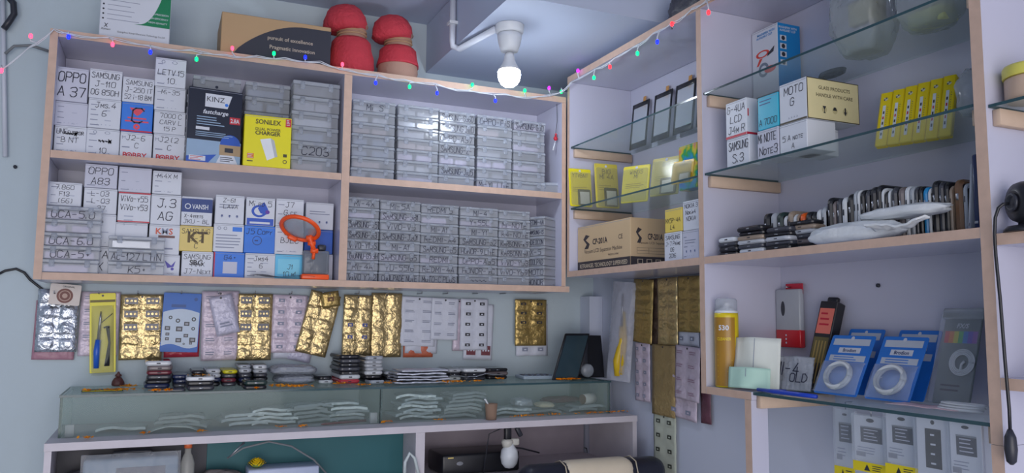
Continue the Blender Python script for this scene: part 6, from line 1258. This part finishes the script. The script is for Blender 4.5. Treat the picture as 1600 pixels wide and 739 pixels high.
def speaker_body():
    x0, x1, z0, z1 = rY(908, 530, 951, 590, 2.07); w = x1-x0; t = thing('desk_device', 'black rounded desk device with grey round knob at the corner end of the display case', 'device', ((x0+x1)/2, 2.095, zc)); h = z1-zc+0.01
    b = MB(); prof = []
    vs = []; n = 10
    for j in range(n+1):
        f = j/n; s = 1-0.34*f**1.3; vs.append((s, f*h))
    for j in range(n):
        (s0, a0), (s1, a1) = vs[j], vs[j+1]; b.add([(-w/2*s0, 0.0+0.10*0.1*j/n, a0), (w/2*(0.6+0.4*s0), 0.01*j/n, a0), (w/2*(0.6+0.4*s0), 0.09*s0+0.015, a0), (-w/2*s0, 0.09*s0+0.015, a0), (-w/2*s1, 0.01*(j+1)/n, a1), (w/2*(0.6+0.4*s1), 0.01*(j+1)/n, a1), (w/2*(0.6+0.4*s1), 0.09*s1+0.015, a1), (-w/2*s1, 0.09*s1+0.015, a1)],
              [(0, 1, 5, 4), (1, 2, 6, 5), (2, 3, 7, 6), (3, 0, 4, 7)]+([(3, 2, 1, 0)] if j == 0 else [])+([(4, 5, 6, 7)] if j == n-1 else []), M_BLACK)
    b.build('body', t)
    MB().rbox((-w*0.44, -0.012, 0.008), (-w*0.16, 0.001, h*0.97), M_DARK, 0.004, 2).build('front_post', t)
    R = Matrix.Translation((-w*0.22, -0.006, 0.022)) @ Matrix.Rotation(math.radians(90), 4, 'X')
    g = mat('knob_grey', (150, 156, 166), 0.35); MB().lathe([(0.017, -0.004), (0.0195, 0.004), (0.0195, 0.014), (0.015, 0.018), (0, 0.019)], g, 28, M=R).build('knob', t)
    
speaker_body()

# ------------------------------------------------------------------ inside the display case
zi = ZT+0.001
GL_, GR_ = 'clear pouches heaped in the left half of the display case', 'clear pouches heaped in the right half of the display case'
M_PCH = clear('pouch_film', (206, 214, 224), 0.5, 0.14, bump=0.4, bscale=60); M_PCH2 = mat('pouch_foil', (190, 198, 208), 0.3, 0.2, bump=0.4)
protos = []
for k in range(4):
    w, d = random.uniform(0.085, 0.105), random.uniform(0.07, 0.085); protos.append(MB().sheet(w, d, lambda u, v: 0.0062+0.0035*fbm(u, v, 26, k*7.0)-0.003*(2*u/w)**4, M_PCH if k % 2 else M_PCH2, 9, 7, M=Matrix.Translation((0, d/2, 0)), thick=0.0058))
def heap(x0, x1, piles, lab, grp, y0, th=0.0092):
    first = None; random.seed(hash(len(piles))%97)
    for k, n in enumerate(piles):
        pr = protos[k % 4]; first = pr.build('clear_pouch', None, (0, 0, 0), (0, 0, 0), lab, 'pouch', grp); X = x0+(x1-x0)*(k+0.5)/len(piles)
        for j in range(n):
            loc = (X+random.uniform(-0.016, 0.016), y0+random.uniform(-0.014, 0.014), zi+0.004+j*th); rot = (0, 0, random.uniform(-0.22, 0.22))
            if j == 0: first.location = loc; first.rotation_euler = rot
            else: dup(first, loc, rot)
heap(onY(150, 660, 2.08).x, onY(420, 650, 2.08).x, [1, 3, 3], 'clear grey pouch heaped inside the left half of the display case', GL_, 2.08)
heap(onY(405, 650, 2.08).x, onY(590, 650, 2.08).x-0.05, [4, 5, 5], 'clear grey pouch heaped inside the left half of the display case', GL_, 2.08)
heap(onY(603, 650, 2.06).x+0.01, onY(750, 640, 2.06).x, [7, 7], 'silvery clear pouch stacked inside the right half of the display case', GR_, 2.05)
heap(onY(765, 640, 2.06).x, onY(935, 640, 2.06).x, [2, 1, 2], 'clear pouch lying flat at the right end inside the display case', 'clear pouches at the right end of the display case', 2.055)
p = onY(270, 672, 2.03); MB().sheet(0.11, 0.05, lambda u, v: 0.012*max(0, math.cos(u/0.11*math.pi))+0.003*fbm(u, v, 30), M_PACK, 12, 6, thick=0.001).build('paper_sheet', None, (p.x, 2.04, zi+0.001), (0, 0, 0), 'white paper sheet lying at the front inside the left half of the display case', 'paper')
p = onY(106, 665, 1.99); MB().rbox((-0.009, 0, 0), (0.009, 0.012, 0.026), mat('pale_block', (190, 186, 196), 0.5), 0.001, 1).build('support_block', None, (p.x+0.004, 1.987, zi), (0, 0, 0), 'small pale block at the left front corner inside the display case', 'block')
p = onY(588, 655, 1.99); MB().rbox((-0.010, 0, 0), (0.008, 0.012, 0.026), mat('pale_block', (190, 186, 196), 0.5), 0.001, 1).build('support_block', None, (p.x-0.006, 1.987, zi), (0, 0, 0), 'small pale block beside the middle divider inside the display case', 'block')
p0, p1 = onZ(500, 662, ZT+0.003), onZ(570, 656, ZT+0.003); MB().tube([p0, p0.lerp(p1, 0.06), p1], [0.0012, 0.003, 0.003], mat('pencil_maroon', (140, 40, 56), 0.4), 8).build('pencil', None, (0, -0.012, 0), (0, 0, 0), 'dark red pencil lying along the front of the display case on the counter', 'pencil')
def cup():
    p = onZ(756, 652, ZT+0.0005); t = thing('paper_cup', 'brown paper cup with a white straw on the counter before the display case', 'cup', (p.x, min(p.y, 1.962), ZT+0.0005))
    MB().lathe([(0.0125, 0), (0.014, 0.001), (0.0165, 0.040), (0.0172, 0.041), (0.0160, 0.041), (0.0135, 0.004), (0.0, 0.004)], mat('cup_brown', (150, 124, 106), 0.6, var=0.15), 24).build('body', t)
    MB().tube([(0.004, 0, 0.006), (-0.010, 0, 0.041), (-0.0165, 0, 0.052), (-0.02, 0, 0.052)], 0.0022, M_WHITE, 8).build('straw', t)
cup()
def inside(label, px, py, Y, w, hz, m, seed, cat='bag', name='crumpled_bag', d=0.03):
    p = onY(px, py, Y); return bag(label, (p.x, Y, zi+0.018), (w/2, d, hz), seed, [], name, cat, None, m)
inside('crumpled silver grey bag right of the paper cup inside the display case', 815, 640, 2.06, 0.06, 0.026, mat('silver_bag', (190, 194, 208), 0.3), 8.1)
inside('dark red cloth bundle inside the right end of the display case', 875, 630, 2.13, 0.12, 0.018, mat('dark_red_cloth', (104, 44, 52), 0.7, bump=0.4), 9.4, 'cloth', 'cloth_bundle')
inside('cream crumpled paper inside the display case below the keypad', 850, 640, 2.03, 0.05, 0.014, mat('cream_paper', (216, 204, 182), 0.6, bump=0.3), 10.2, 'paper', 'crumpled_paper')
p = onY(918, 632, 2.05); q = MB(); R = Matrix.Translation((0, 0, 0.016)) @ Matrix.Rotation(math.radians(20), 4, 'Z') @ Matrix.Rotation(math.radians(90), 4, 'Y'); q.lathe([(0.010, -0.022), (0.014, -0.022), (0.015, 0.0), (0.016, 0.022), (0.012, 0.022)], mat('roll_white', (220, 214, 214), 0.6), 20, M=R, mats={3: mat('roll_brown', (120, 84, 62), 0.6), 0: mat('roll_brown', (120, 84, 62), 0.6)}); q.build('paper_roll', None, (p.x, 2.05, zi+0.018), (0, 0, 0), 'short white paper roll with brown end at the right end inside the display case', 'roll')
def redbag():
    a, b, z0, z1 = rY(960, 590, 992, 644, 2.06); t = thing('tool_pouch', 'clear pouch of dark red tools standing on the counter right of the display case', 'pouch', (min((a+b)/2, 1.208), 2.06, ZT+0.0005)); w = 0.045; h = z1-ZT
    MB().sheet(w, h, lambda u, v: 0.010*max(0, math.cos(u/w*math.pi))+0.002*fbm(u, v, 50), clear('tool_bag_film', (216, 218, 230), 0.34, 0.1), 8, 10, M=at('front', 0, 0, h)).build('bag', t)
    for k, c in enumerate([(120, 40, 50), (96, 44, 54), (46, 90, 190), (150, 50, 56)]):
        MB().tube([(-w*0.3+w*0.2*k, 0.004, 0.003), (-w*0.32+w*0.2*k, 0.003, h*0.5), (-w*0.3+w*0.21*k, 0.004, h*(0.9 if k != 2 else 0.6))], [0.005, 0.0055, 0.003], mat(f'tool_colour_{k}', c, 0.4), 8).build('tool_handle', t)
redbag()

# ------------------------------------------------------------------ below the counter
def under_shelf(name, x0, x1, z): cbox(name, (x0, 1.96, z-0.016), (x1, 2.185, z))
ZU = onY(300, 772, 2.0).z
cbox('lower_shelf', (CX0+0.0145, CYF+0.02, ZU-0.016), (0.5905, 2.0195, ZU)); cbox('lower_shelf', (0.6145, CYF+0.02, ZU-0.016), (1.2105, 2.1895, ZU)); cbox('back_board', (CX0+0.0145, 2.02, ZU), (0.1195, 2.03, ZT-0.0165), mat('dark_board', (70, 70, 78), 0.6))
zu = ZU+0.0006
def wrapped_machine():
    a, b, z0, z1 = rY(128, 716, 278, 772, 1.935); w = b-a; h = z1-zu; t = thing('wrapped_machine', 'grey blue machine wrapped in clear plastic on the shelf under the counter', 'machine', ((a+b)/2, 1.937, zu)); F = at('front', 0, 0, 0)
    m = MB(); m.rbox((-w/2, 0.002, 0), (w/2, 0.075, h), mat('machine_grey', (132, 150, 166), 0.4), 0.006, 2); m.rect(-w*0.16, h*0.2, w*0.36, h*0.8, mat('machine_panel', (62, 66, 86), 0.3), F, -0.001); m.build('body', t)
    q = MB(); q.tube([(-w*0.2, 0.04, h), (-w*0.2, 0.04, h+0.007), (w*0.2, 0.04, h+0.007), (w*0.2, 0.04, h)], 0.0045, M_DARK, 8); q.build('handle', t)
    f = MB(); f.sheet(w*1.04, h*1.10, lambda u, v: 0.004+0.005*fbm(u, v, 26), clear('wrap_film', (214, 220, 230), 0.2, 0.06, bump=0.6, bscale=30), 20, 8, M=at('front', 0, -0.002, h*1.12)); f.build('wrap', t)
wrapped_machine()
inside2 = lambda label, px, py, Y, w, hz, m, seed, d=0.03, name='crumpled_bag', cat='bag': bag(label, (onY(px, py, Y).x, Y, zu), (w/2, d, hz), seed, [], name, cat, None, m)
inside2('dark grey bundle left of the wrapped machine under the counter', 117, 730, 1.975, 0.058, 0.07, mat('bundle_dark', (72, 70, 80), 0.5, bump=0.4), 11.0, name='cloth_bundle', cat='bundle')
inside2('brown grey bundle right of the wrapped machine under the counter', 345, 720, 1.975, 0.11, 0.055, mat('bundle_brown', (110, 104, 104), 0.6, bump=0.4), 12.3, 0.022, name='cloth_bundle', cat='bundle')
def clear_bottle():
    p = onY(293, 720, 1.96); t = thing('clear_bottle', 'small clear bottle with orange cap beside the wrapped machine', 'bottle', (p.x, 1.957, zu)); h = onY(293, 700, 1.957).z-zu
    MB().lathe([(0.013, 0), (0.015, 0.003), (0.015, h*0.7), (0.010, h*0.85), (0.007, h*0.9), (0.007, h)], clear('bottle_plastic', (210, 210, 205), 0.35, 0.06), 20).build('body', t)
    MB().lathe([(0.0085, h+0.0005), (0.0085, h+0.013), (0, h+0.014)], mat('cap_orange', (220, 110, 66), 0.4), 16).build('cap', t)
clear_bottle()
p = onY(445, 735, 1.94); a, b = onY(388, 735, 1.94).x, onY(499, 735, 1.94).x
MB().rbox((-(b-a)/2, 0, 0), ((b-a)/2, 0.07, onY(445, 731, 1.94).z-zu), mat('lid_bluewhite', (186, 196, 222), 0.4), 0.004, 2).rbox((-(b-a)/2+0.004, -0.001, 0.004), ((b-a)/2-0.004, 0.01, 0.010), M_CARD2, 0.001, 1).build('storage_box', None, ((a+b)/2, 1.94, zu), (0, 0, 0), 'pale blue white box with a yellow flower on it under the counter', 'box')
def flower():
    zt = onY(445, 731, 1.94).z; x = onY(401, 725, 1.965).x; t = thing('marigold_flower', 'yellow marigold flower head lying on the pale box under the counter', 'flower', (x, 1.962, zt+0.001))
    q = MB(); yl = mat('flower_yellow', (250, 206, 20), 0.6, var=0.2, scale=80)
    for k in range(60):
        a = k*2.4; r = 0.0165*math.sqrt((k+1)/60); z = 0.006+0.010*(1-(r/0.0165)**2); s = 0.006
        q.add([(-s*0.7, 0, 0), (0, -s*0.3, 0), (s*0.9, -s*0.5, s*0.4), (s*1.1, 0, s*0.5), (s*0.9, s*0.5, s*0.4), (0, s*0.3, 0)], [(0, 1, 2, 3, 4, 5)], yl, M=Matrix.Translation((r*math.cos(a), r*math.sin(a), z)) @ Matrix.Rotation(a, 4, 'Z') @ Matrix.Rotation(-0.9+0.6*(r/0.0165), 4, 'Y'))
    q.build('petals', t); MB().lathe([(0.004, 0), (0.012, 0.003), (0.014, 0.008), (0.006, 0.012)], mat('calyx_green', (110, 130, 60), 0.6), 14).build('calyx', t)
flower()
cq = MB(); pts = [onY(355, 716, 1.93), onY(380, 700, 1.93), onY(420, 690, 1.935), onY(455, 697, 1.94), onY(490, 718, 1.95), onY(515, 745, 1.955)]; cq.tube(pts, 0.0022, mat('grey_cord', (120, 124, 128), 0.5), 8); cq.build('cord', None, label='thin grey cord arching over the pale box in front of the teal board', cat='cord')
pb = MB(); a_, b_ = onY(356, 716, 1.926), onY(382, 691, 1.926); pb.tube([a_, b_], [0.001, 0.0025], M_STEEL, 6); pb.build('steel_rod', None, label='thin steel rod leaning above the brown grey bundle under the counter', cat='rod')
hk = MB(); hk.tube([onY(632, 745, 1.90), onY(633, 722, 1.90), onY(640, 708, 1.90), onY(648, 716, 1.90), onY(655, 745, 1.895)], 0.0042, mat('pale_cable', (196, 206, 208), 0.4), 8); hk.build('power_cord', None, label='pale cable loop hanging on the counter leg beside the teal board', cat='cord')
def dvr():
    a, b, z0, z1 = rY(691, 708, 812, 737, 1.99); w = b-a; F = at('front', 0, 0, 0); z = z0; t = thing('recorder_box', 'flat black recorder box standing under the right half of the counter', 'recorder', ((a+b)/2, 1.99, zu)); h = z1-zu
    q = MB(); q.rbox((-w/2, 0, 0), (w/2, 0.12, h), M_BLACK, 0.006, 3); q.rect(-w*0.43, h*0.82, -w*0.36, h*0.88, M_YELC, F, 0.0005); q.disc(-w*0.28, h*0.55, 0.009, M_STEEL, F, 0.0006, 20, ry=0.005); q.build('body', t)
dvr()
def spare_bulb():
    zt = ZT-0.0165; x = onY(796, 690, 1.935).x; t = thing('hanging_bulb', 'unlit white bulb and black plugs hanging under the counter top', 'light bulb', (x, 1.935, zt))
    zz = lambda py: onY(796, py, 1.935).z-zt
    MB().lathe([(0.0, zz(732)), (0.012, zz(730)), (0.020, zz(724)), (0.0235, zz(714)), (0.021, zz(703)), (0.012, zz(696)), (0.009, zz(690))], M_WHITE, 28).build('bulb', t)
    MB().lathe([(0.012, zz(698)), (0.016, zz(690)), (0.013, zz(686)), (0.0, zz(685.5))], mat('cap_offwhite', (206, 204, 196), 0.5), 20, M=Matrix.Translation((-0.006, 0, 0))).rbox((0.0, -0.008, zz(696)), (0.026, 0.008, zz(685)), mat('cap_offwhite', (206, 204, 196), 0.5), 0.004, 2).build('holder', t)
    MB().rbox((-0.014, -0.006, zz(688)), (0.004, 0.008, -0.0005), M_BLACK, 0.003, 2).build('plug', t)
    MB().rbox((-0.006, -0.005, -0.027), (0.006, 0.006, 0), M_DARK, 0.003, 2, M=Matrix.Translation((0.020, 0, -0.002)) @ Matrix.Rotation(-0.5, 4, 'Y')).build('plug', t)
    MB().tube([(-0.01, 0.02, -0.004), (-0.045, 0.03, -0.02), (-0.05, 0.04, -0.08), (-0.052, 0.05, zu-zt+0.0)], 0.0016, M_DARK, 6).tube([(0.01, 0.01, zz(700)), (0.05, 0.03, zz(705)), (0.11, 0.05, zz(716))], 0.0022, M_DARK, 6).build('cord', t)
spare_bulb()
for k, px in enumerate((914, 933)):
    p = onY(px, 706, 2.187); q = MB(); q.tube([(0, 0.002, 0.012), (0, -0.01, 0.012), (0.002, -0.012, 0.0), (0.006, -0.012, -0.008), (0.010, -0.012, 0.0)], 0.0016, M_DARK, 6); q.build('wall_hook', None, p, (0, 0, 0), 'left of two small dark hooks under the counter' if k == 0 else 'right of two small dark hooks under the counter', 'hook')

# ------------------------------------------------------------------ chair before the counter
def chair():
    Y = 1.79; a, b = onY(808, 730, Y).x, onY(1032, 735, Y).x; zt = onY(920, 716, Y).z; cx = (a+b)/2; w = b-a
    t = thing('office_chair', 'black padded chair with a cream strip over its back at the counter', 'chair', (cx, Y-0.2, 0))
    bk = mat('chair_black', (34, 36, 50), 0.35, bump=0.1, bscale=90); cr = mat('chair_cream', (222, 208, 184), 0.4)
    back = MB(); back.rbox((-w/2, 0.2-0.045, zt-0.42), (w/2, 0.2+0.03, zt-0.004), bk, 0.035, 5); br_ = back.build('backrest', t)
    cv = MB(); c0, c1 = onY(868, 720, Y).x-cx, onY(985, 720, Y).x-cx; cv.rbox((c0, 0.2-0.049, zt-0.40), (c1, 0.2+0.034, zt), cr, 0.036, 5); cv.build('cover', br_)
    for u in (c0+0.008, c1-0.008): cv = MB(); cv.tube([(u, 0.149, zt-0.36), (u, 0.150, zt-0.04), (u, 0.162, zt-0.008), (u, 0.19, zt+0.001), (u, 0.22, zt-0.008)], 0.0016, mat('chair_piping', (196, 184, 160), 0.5), 6); cv.build('piping', br_)
    MB().rbox((-w*0.54, -0.30, 0.44), (w*0.54, 0.16, 0.52), bk, 0.03, 4).build('seat', t)
    MB().rbox((-0.03, 0.14, 0.46), (0.03, 0.152, zt-0.2), M_DARK, 0.004, 1).build('back_bar', t)
    MB().tube([(0, -0.05, 0.09), (0, -0.05, 0.44)], 0.028, M_STEEL, 14).build('column', t)
    for k in range(5):
        an = 2*math.pi*k/5+0.94; e = Vector((math.cos(an)*0.2, math.sin(an)*0.2-0.05, 0.07)); lg = MB().tube([(0, -0.05, 0.1), e], [0.024, 0.016], M_DARK, 10).build('leg', t)
        MB().lathe([(0.010, -0.012), (0.0275, -0.010), (0.0275, 0.010), (0.010, 0.012)], M_BLACK, 16, M=Matrix.Translation((e.x, e.y, 0.028)) @ Matrix.Rotation(an+1.57, 4, 'Z') @ Matrix.Rotation(math.pi/2, 4, 'X')).build('caster', lg)
chair()

# ------------------------------------------------------------------ cables and odds on the left wall and on top of the shelf unit
yv = YW-0.012
pp = MB(); pp.tube([onY(8, 245, yv), onY(6, 110, yv), onY(4, -20, yv)], 0.0055, mat('pvc_conduit', (205, 210, 222), 0.4), 8); pp.build('conduit_pipe', None, label='thin pale conduit running up the wall at the left edge', cat='pipe')
bc = MB(); bc.tube([onY(9, -10, yv-0.012), onY(21, 5, yv-0.012), onY(22, 22, yv-0.012), onY(14, 34, yv-0.012), onY(6, 45, yv-0.012)], 0.0075, M_DARK, 8); bc.build('power_cord', None, label='thick black cord coming down at the top left edge of the wall', cat='cord')
bc = MB(); bc.tube([onY(8, 84, yv-0.01), onY(22, 72, yv-0.01), onY(48, 71, yv-0.01), onY(76, 80, yv-0.01)], 0.0035, mat('grey_cord', (120, 124, 128), 0.5), 8); bc.build('grey_cable', None, label='grey cable arching from the conduit to the cabinet corner', cat='cable')
bc = MB(); bc.tube([onY(-6, 430, yv+0.006), onY(8, 423, yv+0.006), onY(25, 420, yv+0.006), onY(38, 426, yv+0.006), onY(47, 437, yv+0.006), onY(66, 452, yv+0.006), onY(72, 456, yv+0.006)], 0.003, M_BLACK, 8); bc.build('black_cable', None, label='thin black cable curving along the wall below the cabinet left corner', cat='cable')
nl = onY(24, 261, YW-0.001); MB().tube([(0, 0, 0), (0, -0.006, 0)], [0.0045, 0.004], M_DARK, 10).build('wall_screw', None, nl, (0, 0, 0), 'single dark screw in the wall left of the cabinet', 'screw')
tb = bag('dark bundle lying on top of the shelf unit at the corner', (1.105, 1.44, H+0.6955), (0.045, 0.10, 0.07), 14.0, [], 'dark_bundle', 'bundle', None, mat('bundle_black', (50, 50, 62), 0.5, bump=0.3))
sc_ = onX(1373, 446, XB-0.001); MB().tube([(0, 0, 0), (-0.004, 0, 0)], [0.004, 0.0035], M_DARK, 8).build('wall_screw', None, sc_, (0, 0, 0), 'small dark screw in the back panel of the lower bay', 'screw')
